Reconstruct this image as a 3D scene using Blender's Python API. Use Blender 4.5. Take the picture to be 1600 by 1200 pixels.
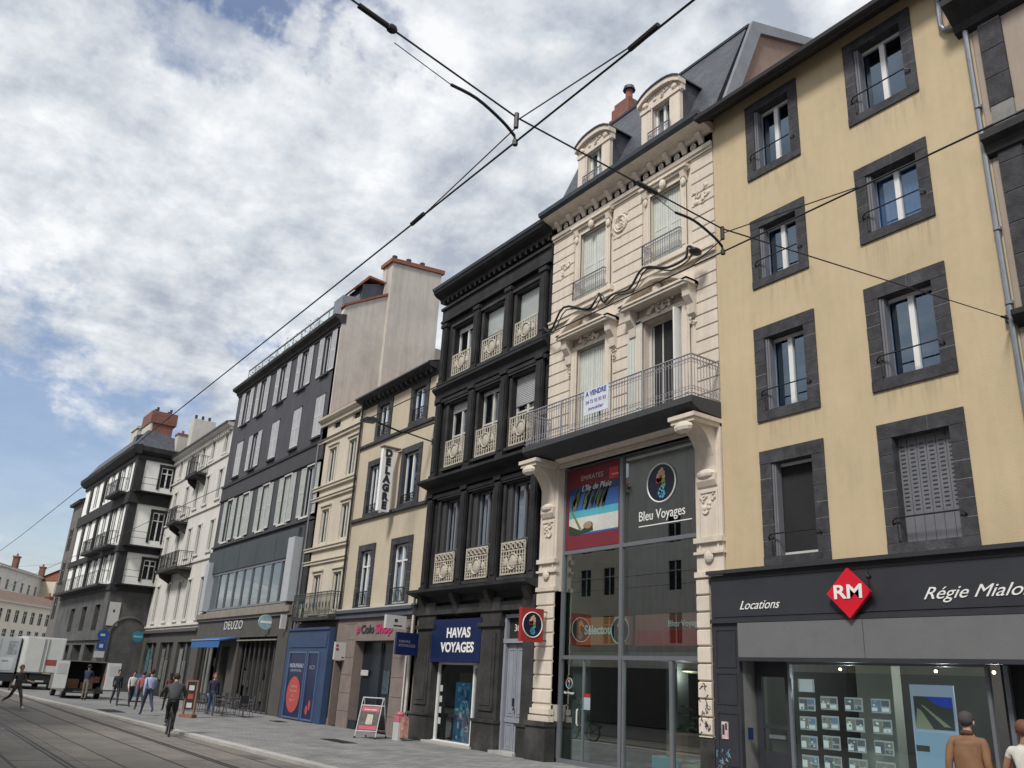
import bpy, math, random
from mathutils import Vector, Matrix, noise as mnoise
random.seed(7)
R_=math.radians
sc=bpy.context.scene
for o in list(bpy.data.objects): bpy.data.objects.remove(o)
# ---------------------------------------------------------------- camera
cam=bpy.data.cameras.new('camera'); camo=bpy.data.objects.new('camera',cam); sc.collection.objects.link(camo)
right=Vector((.57930,.81343,.05242)); fwd=Vector((-.77760,.53221,.33480)).normalized()
right=(right-fwd*right.dot(fwd)).normalized(); upv=right.cross(fwd)
camo.matrix_world=Matrix(((right.x,upv.x,-fwd.x,0),(right.y,upv.y,-fwd.y,0),(right.z,upv.z,-fwd.z,1.85),(0,0,0,1)))
cam.sensor_width=36; cam.lens=29.75; cam.clip_end=3000; cam.clip_start=.05
sc.camera=camo
# ---------------------------------------------------------------- world: daylight sky with broken cloud
SUN_EL,SUN_AZ=48,155      # azimuth of the sun, degrees clockwise from +Y
sc.view_settings.view_transform='Standard'; sc.view_settings.look='None'; sc.view_settings.gamma=1; sc.view_settings.exposure=.28
wd=bpy.data.worlds.new('World'); sc.world=wd; wd.use_nodes=True
def world():
    nt=wd.node_tree; N=nt.nodes; L=nt.links; N.clear()
    def nd(t,**k):
        n=N.new(t)
        for a,b in k.items(): setattr(n,a,b)
        return n
    def math_(op,a,b=None,clamp=False):
        n=nd('ShaderNodeMath',operation=op,use_clamp=clamp)
        for i,x in enumerate((a,b)):
            if x is None: continue
            if isinstance(x,(int,float)): n.inputs[i].default_value=x
            else: L.new(x,n.inputs[i])
        return n.outputs[0]
    def mr(v,a,b,c=0,d=1,smooth=True):
        n=nd('ShaderNodeMapRange'); n.interpolation_type='SMOOTHSTEP' if smooth else 'LINEAR'
        L.new(v,n.inputs[0])
        for i,x in zip((1,2,3,4),(a,b,c,d)): n.inputs[i].default_value=x
        return n.outputs[0]
    out=nd('ShaderNodeOutputWorld'); bg=nd('ShaderNodeBackground'); bg.inputs[1].default_value=.1
    sky=nd('ShaderNodeTexSky',sky_type='NISHITA'); sky.sun_disc=False
    sky.sun_elevation=R_(SUN_EL); sky.sun_rotation=R_(SUN_AZ); sky.altitude=300; sky.air_density=1.3; sky.dust_density=1.4
    tc=nd('ShaderNodeTexCoord'); sp=nd('ShaderNodeSeparateXYZ'); L.new(tc.outputs['Generated'],sp.inputs[0])
    zz=math_('ADD',math_('MAXIMUM',sp.outputs[2],0.0),.22)
    cb=nd('ShaderNodeCombineXYZ'); L.new(math_('DIVIDE',sp.outputs[0],zz),cb.inputs[0]); L.new(math_('DIVIDE',sp.outputs[1],zz),cb.inputs[1])
    def noi(scale,detail,rough,off,stretch=(1,1,1),dist=0):
        mp=nd('ShaderNodeMapping'); L.new(cb.outputs[0],mp.inputs[0]); mp.inputs['Location'].default_value=off; mp.inputs['Scale'].default_value=stretch
        n=nd('ShaderNodeTexNoise'); L.new(mp.outputs[0],n.inputs['Vector']); n.inputs['Scale'].default_value=scale; n.inputs['Detail'].default_value=detail; n.inputs['Roughness'].default_value=rough; n.inputs['Distortion'].default_value=dist
        return n.outputs['Fac']
    cov=noi(2.6,9,.62,(3.1,1.7,0),dist=.35)
    # thinner cloud towards the horizon, and the few open patches of this sky
    cov=math_('ADD',cov,mr(sp.outputs[2],.12,.42,-.03,.20))
    patches=[((-.757,.146,.636),.13,.29),((-.72,.11,.69),.07,.18),((-.734,.28,.618),.10,.24),((-.80,.0,.603),.05,.15),((-.86,.30,.41),.05,.2),((-.902,.26,.345),.05,.24),((-.96,.03,.274),.12,.20),((-.97,.09,.19),.15,.17)]
    wn=nd('ShaderNodeTexNoise'); L.new(tc.outputs['Generated'],wn.inputs['Vector']); wn.inputs['Scale'].default_value=9; wn.inputs['Detail'].default_value=5; wn.inputs['Roughness'].default_value=.6
    w1=nd('ShaderNodeVectorMath',operation='SUBTRACT'); L.new(wn.outputs['Color'],w1.inputs[0]); w1.inputs[1].default_value=(.5,.5,.5); w2=nd('ShaderNodeVectorMath',operation='SCALE'); L.new(w1.outputs[0],w2.inputs[0]); w2.inputs['Scale'].default_value=.28
    w3=nd('ShaderNodeVectorMath',operation='ADD'); L.new(tc.outputs['Generated'],w3.inputs[0]); L.new(w2.outputs[0],w3.inputs[1]); w4=nd('ShaderNodeVectorMath',operation='NORMALIZE'); L.new(w3.outputs[0],w4.inputs[0]); wob=w4.outputs[0]
    for d,r,a in patches:
        d=Vector(d).normalized()
        vm=nd('ShaderNodeVectorMath',operation='DOT_PRODUCT'); L.new(tc.outputs['Generated'],vm.inputs[0]); vm.inputs[1].default_value=d; L.new(wob,vm.inputs[0])
        cov=math_('SUBTRACT',cov,mr(vm.outputs['Value'],math.cos(r),1,0,a))
    fac=math_('ADD',math_('MULTIPLY',math_('MAXIMUM',mr(cov,.36,.58),mr(sp.outputs[2],.0,.13,.6,0)),.90),.10)
    sh=math_('ADD',math_('MULTIPLY',noi(3.4,7,.6,(7.7,2.2,0),dist=.3),.6),math_('MULTIPLY',noi(9.5,6,.62,(1.2,9.2,0)),.4))
    ramp=nd('ShaderNodeValToRGB'); L.new(sh,ramp.inputs[0]); e=ramp.color_ramp.elements
    e[0].position=.38; e[0].color=(.36,.40,.47,1); e[1].position=.60; e[1].color=(.79,.80,.815,1)
    m=e=ramp.color_ramp.elements.new(.48); m.color=(.55,.585,.63,1)
    vs=nd('ShaderNodeVectorMath',operation='SCALE'); L.new(ramp.outputs[0],vs.inputs[0]); vs.inputs['Scale'].default_value=10.0
    sk=nd('ShaderNodeVectorMath',operation='MULTIPLY'); L.new(sky.outputs[0],sk.inputs[0]); sk.inputs[1].default_value=(1.0,.98,1.10)
    mx=nd('ShaderNodeMix',data_type='RGBA'); L.new(fac,mx.inputs[0]); L.new(sk.outputs[0],mx.inputs[6]); L.new(vs.outputs[0],mx.inputs[7])
    L.new(mx.outputs[2],bg.inputs[0]); L.new(bg.outputs[0],out.inputs[0])
world()
sun=bpy.data.lights.new('sun','SUN'); sun.energy=2.7; sun.angle=R_(12); sun.color=(1,.955,.89)
suno=bpy.data.objects.new('sun',sun); sc.collection.objects.link(suno)
az=R_(SUN_AZ); el=R_(SUN_EL); sd=Vector((math.sin(az)*math.cos(el),math.cos(az)*math.cos(el),math.sin(el)))
suno.rotation_euler=sd.to_track_quat('Z','Y').to_euler(); suno.location=sd*100
# ---------------------------------------------------------------- materials
MATS={}
def M(name,c,rough=.8,var=.12,sc_=1.5,bump=0.,streak=0.,metal=0.,spec=.5,dirt=0.,bs=30.):
    if name in MATS: return MATS[name]
    m=bpy.data.materials.new(name); m.use_nodes=True; nt=m.node_tree; N=nt.nodes; L=nt.links
    b=N['Principled BSDF']; b.inputs['Roughness'].default_value=rough; b.inputs['Metallic'].default_value=metal; b.inputs['Specular IOR Level'].default_value=spec
    tc=N.new('ShaderNodeTexCoord')
    def noi(scale,stretch=(1,1,1),det=5):
        mp=N.new('ShaderNodeMapping'); L.new(tc.outputs['Object'],mp.inputs[0]); mp.inputs['Scale'].default_value=stretch
        n=N.new('ShaderNodeTexNoise'); L.new(mp.outputs[0],n.inputs['Vector']); n.inputs['Scale'].default_value=scale; n.inputs['Detail'].default_value=det; n.inputs['Roughness'].default_value=.62
        return n.outputs['Fac']
    def mr(v,a,b_,c_,d):
        n=N.new('ShaderNodeMapRange'); L.new(v,n.inputs[0])
        for i,x in zip((1,2,3,4),(a,b_,c_,d)): n.inputs[i].default_value=x
        return n.outputs[0]
    f=mr(noi(sc_),.3,.7,1-var,1+var)
    def mul(a,b_):
        n=N.new('ShaderNodeMath'); n.operation='MULTIPLY'; L.new(a,n.inputs[0]); L.new(b_,n.inputs[1]); return n.outputs[0]
    f=mul(f,mr(noi(sc_*9),.3,.7,1-var*.45,1+var*.45))
    if streak: f=mul(f,mr(noi(2.2,(2.4,2.4,.16)),.42,.66,1,1-streak))
    if dirt: f=mul(f,mr(noi(.8,(1,1,.7),7),.5,.68,1,1-dirt))
    v=N.new('ShaderNodeVectorMath'); v.operation='SCALE'; v.inputs[0].default_value=c; L.new(f,v.inputs['Scale'])
    L.new(v.outputs[0],b.inputs['Base Color'])
    if bump:
        bp=N.new('ShaderNodeBump'); bp.inputs['Strength'].default_value=bump; bp.inputs['Distance'].default_value=.02
        L.new(noi(bs,det=3),bp.inputs['Height']); L.new(bp.outputs[0],b.inputs['Normal'])
    MATS[name]=m; return m
def Mbrick(name,c1,c2,cm,bw,bh,mortar=.012,plane='xz',rough=.8,off=.5,var=.2,bump=.4):
    if name in MATS: return MATS[name]
    m=bpy.data.materials.new(name); m.use_nodes=True; nt=m.node_tree; N=nt.nodes; L=nt.links
    b=N['Principled BSDF']; b.inputs['Roughness'].default_value=rough
    tc=N.new('ShaderNodeTexCoord'); sp=N.new('ShaderNodeSeparateXYZ'); L.new(tc.outputs['Object'],sp.inputs[0]); cb=N.new('ShaderNodeCombineXYZ')
    if plane=='xz':
        a=N.new('ShaderNodeMath'); a.operation='ADD'; L.new(sp.outputs[0],a.inputs[0]); L.new(sp.outputs[1],a.inputs[1]); L.new(a.outputs[0],cb.inputs[0]); L.new(sp.outputs[2],cb.inputs[1])
    else: L.new(sp.outputs[0],cb.inputs[1]); L.new(sp.outputs[1],cb.inputs[0])
    br=N.new('ShaderNodeTexBrick'); L.new(cb.outputs[0],br.inputs['Vector']); br.inputs['Scale'].default_value=1
    br.inputs['Brick Width'].default_value=bw; br.inputs['Row Height'].default_value=bh; br.inputs['Mortar Size'].default_value=mortar; br.offset=off
    br.inputs['Color1'].default_value=(*c1,1); br.inputs['Color2'].default_value=(*c2,1); br.inputs['Mortar'].default_value=(*cm,1); br.inputs['Bias'].default_value=0
    n=N.new('ShaderNodeTexNoise'); L.new(tc.outputs['Object'],n.inputs['Vector']); n.inputs['Scale'].default_value=.9; n.inputs['Detail'].default_value=8; n.inputs['Roughness'].default_value=.65
    mr=N.new('ShaderNodeMapRange'); L.new(n.outputs['Fac'],mr.inputs[0]); mr.inputs[1].default_value=.3; mr.inputs[2].default_value=.7; mr.inputs[3].default_value=1-var; mr.inputs[4].default_value=1+var
    v=N.new('ShaderNodeVectorMath'); v.operation='SCALE'; L.new(br.outputs['Color'],v.inputs[0]); L.new(mr.outputs[0],v.inputs['Scale']); L.new(v.outputs[0],b.inputs['Base Color'])
    bp=N.new('ShaderNodeBump'); bp.inputs['Strength'].default_value=bump; bp.inputs['Distance'].default_value=.01; bp.invert=True; L.new(br.outputs['Fac'],bp.inputs['Height']); L.new(bp.outputs[0],b.inputs['Normal'])
    MATS[name]=m; return m
def Mglass(name,base,rnd=.06,tint=(1,1,1),rough=.02):
    """window pane seen from outside: dark room behind, differs per pane"""
    m=bpy.data.materials.new(name); m.use_nodes=True; nt=m.node_tree; N=nt.nodes; L=nt.links; b=N['Principled BSDF']
    b.inputs['Roughness'].default_value=rough; b.inputs['IOR'].default_value=1.9; b.inputs['Specular IOR Level'].default_value=.75; b.inputs['Specular Tint'].default_value=(*tint,1)
    oi=N.new('ShaderNodeObjectInfo'); mr=N.new('ShaderNodeMapRange'); L.new(oi.outputs['Random'],mr.inputs[0]); mr.inputs[3].default_value=1; mr.inputs[4].default_value=1+rnd/.01*.2
    v=N.new('ShaderNodeVectorMath'); v.operation='SCALE'; v.inputs[0].default_value=base; L.new(mr.outputs[0],v.inputs['Scale']); L.new(v.outputs[0],b.inputs['Base Color'])
    tc=N.new('ShaderNodeTexCoord'); n=N.new('ShaderNodeTexNoise'); n.inputs['Scale'].default_value=1.3; n.inputs['Detail'].default_value=1; L.new(tc.outputs['Object'],n.inputs['Vector'])
    bp=N.new('ShaderNodeBump'); bp.inputs['Strength'].default_value=.12; bp.inputs['Distance'].default_value=.05; L.new(n.outputs['Fac'],bp.inputs['Height']); L.new(bp.outputs[0],b.inputs['Normal'])
    return m
def Mclear(name,refl=.16,tint=(.75,.85,.85),gt=(.95,1,1)):
    m=bpy.data.materials.new(name); m.use_nodes=True; nt=m.node_tree; N=nt.nodes; L=nt.links; N.clear()
    o=N.new('ShaderNodeOutputMaterial'); t=N.new('ShaderNodeBsdfTransparent'); t.inputs[0].default_value=(*tint,1); g=N.new('ShaderNodeBsdfGlossy'); g.inputs['Roughness'].default_value=.01; g.inputs[0].default_value=(*gt,1)
    f=N.new('ShaderNodeFresnel'); f.inputs[0].default_value=1.55; a=N.new('ShaderNodeMath'); a.operation='ADD'; a.use_clamp=True; a.inputs[1].default_value=refl; L.new(f.outputs[0],a.inputs[0])
    ge=N.new('ShaderNodeNewGeometry'); iv=N.new('ShaderNodeMath'); iv.operation='SUBTRACT'; iv.inputs[0].default_value=1; L.new(ge.outputs['Backfacing'],iv.inputs[1]); mu=N.new('ShaderNodeMath'); mu.operation='MULTIPLY'; L.new(a.outputs[0],mu.inputs[0]); L.new(iv.outputs[0],mu.inputs[1])
    x=N.new('ShaderNodeMixShader'); L.new(mu.outputs[0],x.inputs[0]); L.new(t.outputs[0],x.inputs[1]); L.new(g.outputs[0],x.inputs[2]); L.new(x.outputs[0],o.inputs[0]); return m
def Memit(name,c,s=1):
    m=bpy.data.materials.new(name); m.use_nodes=True; b=m.node_tree.nodes['Principled BSDF']; b.inputs['Base Color'].default_value=(*c,1); b.inputs['Emission Color'].default_value=(*c,1); b.inputs['Emission Strength'].default_value=s; return m
YEL=M('yellow_render',(.525,.425,.272),.9,.06,.45,.2,streak=.05,dirt=.09)
CRE=M('cream_stone',(.66,.585,.50),.85,.09,1.2,.2,streak=.12)
CRE2=M('pale_cream_render',(.56,.50,.41),.88,.09,.8,.1,streak=.06)
CRE3=M('sand_render',(.50,.435,.33),.9,.08,.8,.1,streak=.06)
WHR=M('grey_white_render',(.62,.60,.56),.9,.07,.8,.1,streak=.16)
PNK=M('pink_beige_render',(.36,.30,.25),.9,.07,.8,.1,streak=.12)
GAB=M('gable_render',(.53,.50,.45),.92,.08,.5,.2,streak=.14,dirt=.16)
BRN=M('brown_pebble_render',(.24,.19,.155),.95,.12,2,.5)
LAVA=M('lava_stone',(.040,.039,.045),.85,.45,4,.6,dirt=-.5)
LAVAJ=M('lava_joint',(.21,.205,.20),.9,.2,3)
BLK=M('black_painted_stone',(.0155,.015,.0165),.7,.5,1.8,.35,spec=.4,dirt=-.9)
BLK2=M('black_stone_light',(.029,.028,.027),.78,.5,1.8,.35,dirt=-.8)
GRB=M('slate_grey_facade',(.066,.066,.078),.8,.12,1,.1,streak=.2)
GRB2=M('dark_grey_band',(.048,.046,.054),.75,.15,1,.1)
GRN=M('green_grey_panel',(.045,.058,.064),.6,.15,1)
SLATE=Mbrick('slate_roof',(.055,.062,.078),(.085,.09,.105),(.02,.022,.03),.22,.16,.006,rough=.55)
BRICK=Mbrick('red_brick',(.25,.085,.055),(.18,.06,.045),(.14,.10,.085),.24,.075,.01)
TILE=M('terracotta',(.24,.09,.06),.85,.3,6,.4)
ZINC=M('zinc',(.22,.235,.26),.45,.15,2,metal=.5)
ZIND=M('dark_zinc',(.06,.068,.085),.4,.2,2,metal=.4)
SOFF=M('dark_timber_soffit',(.022,.021,.023),.75,.3,4,.3)
WHT=M('white_paint',(.72,.72,.71),.5,.05,3)
OFFW=M('aged_white_paint',(.55,.54,.51),.6,.12,3)
SHUT=M('shutter_green_white',(.56,.59,.54),.65,.08,4)
SHG=M('shutter_grey',(.52,.53,.55),.65,.1,4)
SHM=M('metal_shutter_grey',(.155,.16,.18),.55,.1,3)
IRON=M('black_iron',(.018,.018,.02),.5,.2,5,metal=.3)
GIR=M('grey_iron',(.27,.26,.28),.55,.12,5)
CAST=M('cream_cast_iron',(.46,.42,.35),.65,.18,6,streak=.1)
ALU=M('grey_aluminium',(.20,.21,.235),.4,.06,3,metal=.4)
ANTH=M('anthracite_paint',(.032,.034,.042),.5,.12,2,bump=.05)
AWN=M('awning_grey_fabric',(.14,.143,.148),.8,.06,3,.1)
DOORG=M('pale_grey_door_paint',(.27,.29,.335),.5,.1,3,dirt=.1)
SHOPST=M('brown_pink_shop_stone',(.20,.16,.145),.85,.15,2,.3)
TAUPE=M('taupe_shopfront',(.075,.07,.064),.7,.15,2)
BEIG=M('beige_cornice',(.24,.215,.185),.8,.12,2,streak=.15)
NAVY=M('navy_sign',(.006,.016,.070),.4,.1,2,spec=.3)
BLUH=M('blue_shopfront_paint',(.032,.060,.130),.6,.12,2)
BLUD=M('dark_blue_poster',(.012,.018,.065),.4,.1,2)
REDP=M('brick_red_print',(.42,.07,.06),.5,.08,2)
RED=M('red_sign',(.62,.010,.030),.4,.04,2)
DRED=M('dark_red_sign',(.34,.025,.025),.45,.08,2)
MAR=M('maroon_poster',(.17,.018,.030),.5,.06,2)
ORG=M('orange_panel',(.52,.16,.07),.6,.06,2)
PINKT=M('magenta_letters',(.42,.03,.12),.5,.1,3)
TXT=M('white_letters',(.8,.8,.78),.4,.02,3)
TXD=M('dark_letters',(.03,.03,.035),.5,.05,3)
PLATE=M('light_grey_sign',(.5,.5,.49),.5,.06,3)
INT=M('shop_interior_wall',(.15,.15,.145),.9,.08,1)
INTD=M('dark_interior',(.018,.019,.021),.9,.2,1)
WOOD=M('brown_wood',(.20,.105,.055),.7,.2,5)
AWB=M('blue_awning_fabric',(.02,.11,.32),.7,.08,3)
TEAL=M('teal_sign',(.03,.19,.27),.4,.08,3)
RUB=M('rubber',(.015,.015,.016),.8,.1,5)
WIRE=M('wire_black',(.012,.012,.013),.5,.1,5)
TRW=M('truck_white',(.62,.64,.62),.4,.05,1.5,dirt=.1)
TRG=M('truck_grey',(.40,.43,.45),.45,.08,1.5,dirt=.15)
CHAS=M('chassis_black',(.02,.02,.022),.6,.3,4)
LEAF=M('leaf_green',(.05,.085,.03),.7,.4,6)
GL=Mglass('window_glass',(.016,.018,.022),.10)
GLF=Mglass('far_window_glass',(.012,.013,.016),.03,(.6,.65,.7),.25); GLF.node_tree.nodes['Principled BSDF'].inputs['IOR'].default_value=1.25; GLF.node_tree.nodes['Principled BSDF'].inputs['Specular IOR Level'].default_value=.35
GLB=Mglass('window_glass_blue',(.018,.024,.040),.05,(.62,.78,1.0))
CLR=Mclear('shop_glass',.17,(.8,.88,.88))
CLR3=Mclear('shop_glass_reflective',.25,(.80,.90,.88))
CLRW=Mclear('window_pane',.045,(.8,.86,.92))
CLRB=Mclear('window_pane_bluish',.15,(.55,.68,.85),(.66,.82,1))
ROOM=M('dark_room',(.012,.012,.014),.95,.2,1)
CURT=M('net_curtain',(.42,.41,.39),.95,.10,7)
CLR2=Mclear('railing_glass',.05,(.9,.95,.95))
LAMPON=Memit('lit_spot',(1,.8,.5),6)
# ---------------------------------------------------------------- geometry helpers
ORG_={}
class MB:
    def __init__(s): s.v=[];s.f=[];s.m=[];s.sm=False
    def face(s,p,m=0):
        n=len(s.v); s.v+=[tuple(q) for q in p]; s.f.append(tuple(range(n,n+len(p)))); s.m.append(m)
    def box(s,x0,x1,y0,y1,z0,z1,m=0):
        if x0>x1:x0,x1=x1,x0
        if y0>y1:y0,y1=y1,y0
        if z0>z1:z0,z1=z1,z0
        n=len(s.v); s.v+=[(x0,y0,z0),(x1,y0,z0),(x1,y1,z0),(x0,y1,z0),(x0,y0,z1),(x1,y0,z1),(x1,y1,z1),(x0,y1,z1)]
        for q in ((0,3,2,1),(4,5,6,7),(0,1,5,4),(1,2,6,5),(2,3,7,6),(3,0,4,7)): s.f.append(tuple(n+i for i in q)); s.m.append(m)
    def pr(s,x0,x1,z0,z1,out,inn=0.,m=0,Y=15.): s.box(x0,x1,Y-out,Y+inn,z0,z1,m)
    def ex(s,poly,ax,a0,a1,m=0):
        n=len(s.v); k=len(poly)
        f={'x':lambda p,a:(a,p[0],p[1]),'y':lambda p,a:(p[0],a,p[1]),'z':lambda p,a:(p[0],p[1],a)}[ax]
        s.v+=[f(p,a0) for p in poly]+[f(p,a1) for p in poly]
        s.f.append(tuple(range(n,n+k))); s.m.append(m); s.f.append(tuple(range(n+2*k-1,n+k-1,-1))); s.m.append(m)
        for i in range(k):
            j=(i+1)%k; s.f.append((n+i,n+k+i,n+k+j,n+j)); s.m.append(m)
    def tube(s,pts,r,n=6,m=0,r1=None):
        pts=[Vector(p) for p in pts]; K=len(pts); base=len(s.v); u=None
        for i,p in enumerate(pts):
            t=(pts[min(i+1,K-1)]-pts[max(i-1,0)]).normalized()
            if u is None: u=(t.orthogonal()).normalized()
            else: u=(u-t*u.dot(t)).normalized()
            w=t.cross(u); rr=r if r1 is None else r+(r1-r)*i/(K-1)
            for a in range(n):
                q=p+(u*math.cos(2*math.pi*a/n)+w*math.sin(2*math.pi*a/n))*rr; s.v.append(tuple(q))
        for i in range(K-1):
            for a in range(n):
                b=(a+1)%n; s.f.append((base+i*n+a,base+i*n+b,base+(i+1)*n+b,base+(i+1)*n+a)); s.m.append(m)
        s.f.append(tuple(base+a for a in range(n-1,-1,-1))); s.m.append(m); s.f.append(tuple(base+(K-1)*n+a for a in range(n))); s.m.append(m)
    def cyl(s,a,b,r,n=16,m=0,r1=None): s.tube([a,b],r,n,m,r1)
    def ell(s,c,r,m=0,nu=10,nv=6):
        base=len(s.v)
        for i in range(1,nv):
            t=math.pi*i/nv
            for a in range(nu):
                p=2*math.pi*a/nu; s.v.append((c[0]+r[0]*math.sin(t)*math.cos(p),c[1]+r[1]*math.sin(t)*math.sin(p),c[2]+r[2]*math.cos(t)))
        T=len(s.v); s.v.append((c[0],c[1],c[2]+r[2])); s.v.append((c[0],c[1],c[2]-r[2]))
        for a in range(nu):
            b=(a+1)%nu; s.f.append((T,base+a,base+b)); s.m.append(m); s.f.append((T+1,base+(nv-2)*nu+b,base+(nv-2)*nu+a)); s.m.append(m)
            for i in range(nv-2): s.f.append((base+i*nu+a,base+(i+1)*nu+a,base+(i+1)*nu+b,base+i*nu+b)); s.m.append(m)
    def ring(s,c,R,r,ax='y',n=16,k=6,m=0,a0=0,a1=360):
        pts=[]
        for i in range(n+1):
            a=R_(a0+(a1-a0)*i/n); u,v=R*math.cos(a),R*math.sin(a)
            pts.append({'y':(c[0]+u,c[1],c[2]+v),'x':(c[0],c[1]+u,c[2]+v),'z':(c[0]+u,c[1]+v,c[2])}[ax])
        s.tube(pts,r,k,m)
    def build(s,name,mats,parent=None,smooth=False,origin=None):
        if not isinstance(mats,(list,tuple)): mats=[mats]
        o0=Vector(origin) if origin is not None else (ORG_.get(parent.name,Vector()) if parent else Vector())
        me=bpy.data.meshes.new(name); me.from_pydata([tuple(Vector(v)-o0) for v in s.v],[],s.f)
        for m in mats: me.materials.append(m)
        me.polygons.foreach_set('material_index',s.m)
        if smooth or s.sm: me.polygons.foreach_set('use_smooth',[True]*len(s.f))
        me.update(); o=bpy.data.objects.new(name,me); sc.collection.objects.link(o)
        if parent: o.parent=parent
        else: o.location=o0
        ORG_[o.name]=o0
        return o
def thing(name,label,cat,loc=(0,0,0),rz=0,group=None):
    o=bpy.data.objects.new(name,None); sc.collection.objects.link(o); o.empty_display_size=.3
    o.location=loc; o.rotation_euler=(0,0,rz); tag(o,label,cat,group); ORG_[o.name]=Vector(loc); return o
def tag(o,label,cat,group=None):
    o['label']=label; o['category']=cat
    if group: o['group']=group
    return o
def struct(o,kind='structure'): o['kind']=kind; return o
def copy_tree(o,parent=None):
    c=o.copy(); sc.collection.objects.link(c)
    if parent: c.parent=parent
    for ch in list(o.children): copy_tree(ch,c)
    return c
def wall(x0,x1,z0,z1,holes,Y=15.,t=.3,m=0,mb=None,mr=None):
    mb=mb or MB(); mr=m if mr is None else mr
    xs=sorted({x0,x1,*[min(max(h[0],x0),x1) for h in holes],*[min(max(h[1],x0),x1) for h in holes]}); zs=sorted({z0,z1,*[min(max(h[2],z0),z1) for h in holes],*[min(max(h[3],z0),z1) for h in holes]})
    for a,b in zip(xs,xs[1:]):
        for c,d in zip(zs,zs[1:]):
            cx,cz=(a+b)/2,(c+d)/2
            if any(h[0]<cx<h[1] and h[2]<cz<h[3] for h in holes): continue
            mb.face([(a,Y,c),(b,Y,c),(b,Y,d),(a,Y,d)],m)
    for a,b,c,d in holes:
        mb.face([(a,Y,c),(a,Y+t,c),(a,Y+t,d),(a,Y,d)],mr); mb.face([(b,Y,c),(b,Y,d),(b,Y+t,d),(b,Y+t,c)],mr)
        mb.face([(a,Y,d),(b,Y,d),(b,Y+t,d),(a,Y+t,d)],mr); mb.face([(a,Y,c),(a,Y+t,c),(b,Y+t,c),(b,Y,c)],mr)
    return mb
def text(s,x,z,size,mat,parent,Y,name='lettering',shear=0,align='CENTER',ext=.01,face='-y',ypos=None,wid=None,rotz=0,space=1.,bold=0.,tilt=0):
    cu=bpy.data.curves.new(name,'FONT'); cu.body=s; cu.size=size; cu.shear=shear; cu.align_x=align; cu.align_y='CENTER'; cu.extrude=ext; cu.space_character=space; cu.offset=bold; cu.resolution_u=4
    t=bpy.data.objects.new(name,cu); sc.collection.objects.link(t); bpy.context.view_layer.update()
    me=bpy.data.meshes.new_from_object(t.evaluated_get(bpy.context.evaluated_depsgraph_get())); bpy.data.objects.remove(t); bpy.data.curves.remove(cu)
    k=1.
    if wid:
        w=max(v.co.x for v in me.vertices)-min(v.co.x for v in me.vertices); k=wid/w
    o0=ORG_.get(parent.name,Vector()) if parent else Vector()
    ct,st=math.cos(tilt),math.sin(tilt)
    for v in me.vertices:
        a,b,c=v.co.x*k,v.co.y,v.co.z; a,b=a*ct-b*st,a*st+b*ct
        if face=='-y': p=Vector((x+a,Y-c,z+b))
        else: p=Vector((x+c,Y+a,z+b))
        v.co=p-o0
    me.materials.clear(); me.materials.append(mat); me.name=name
    o=bpy.data.objects.new(name,me); sc.collection.objects.link(o)
    if parent: o.parent=parent
    ORG_[o.name]=o0; return o
WRND=random.Random(77)
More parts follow.
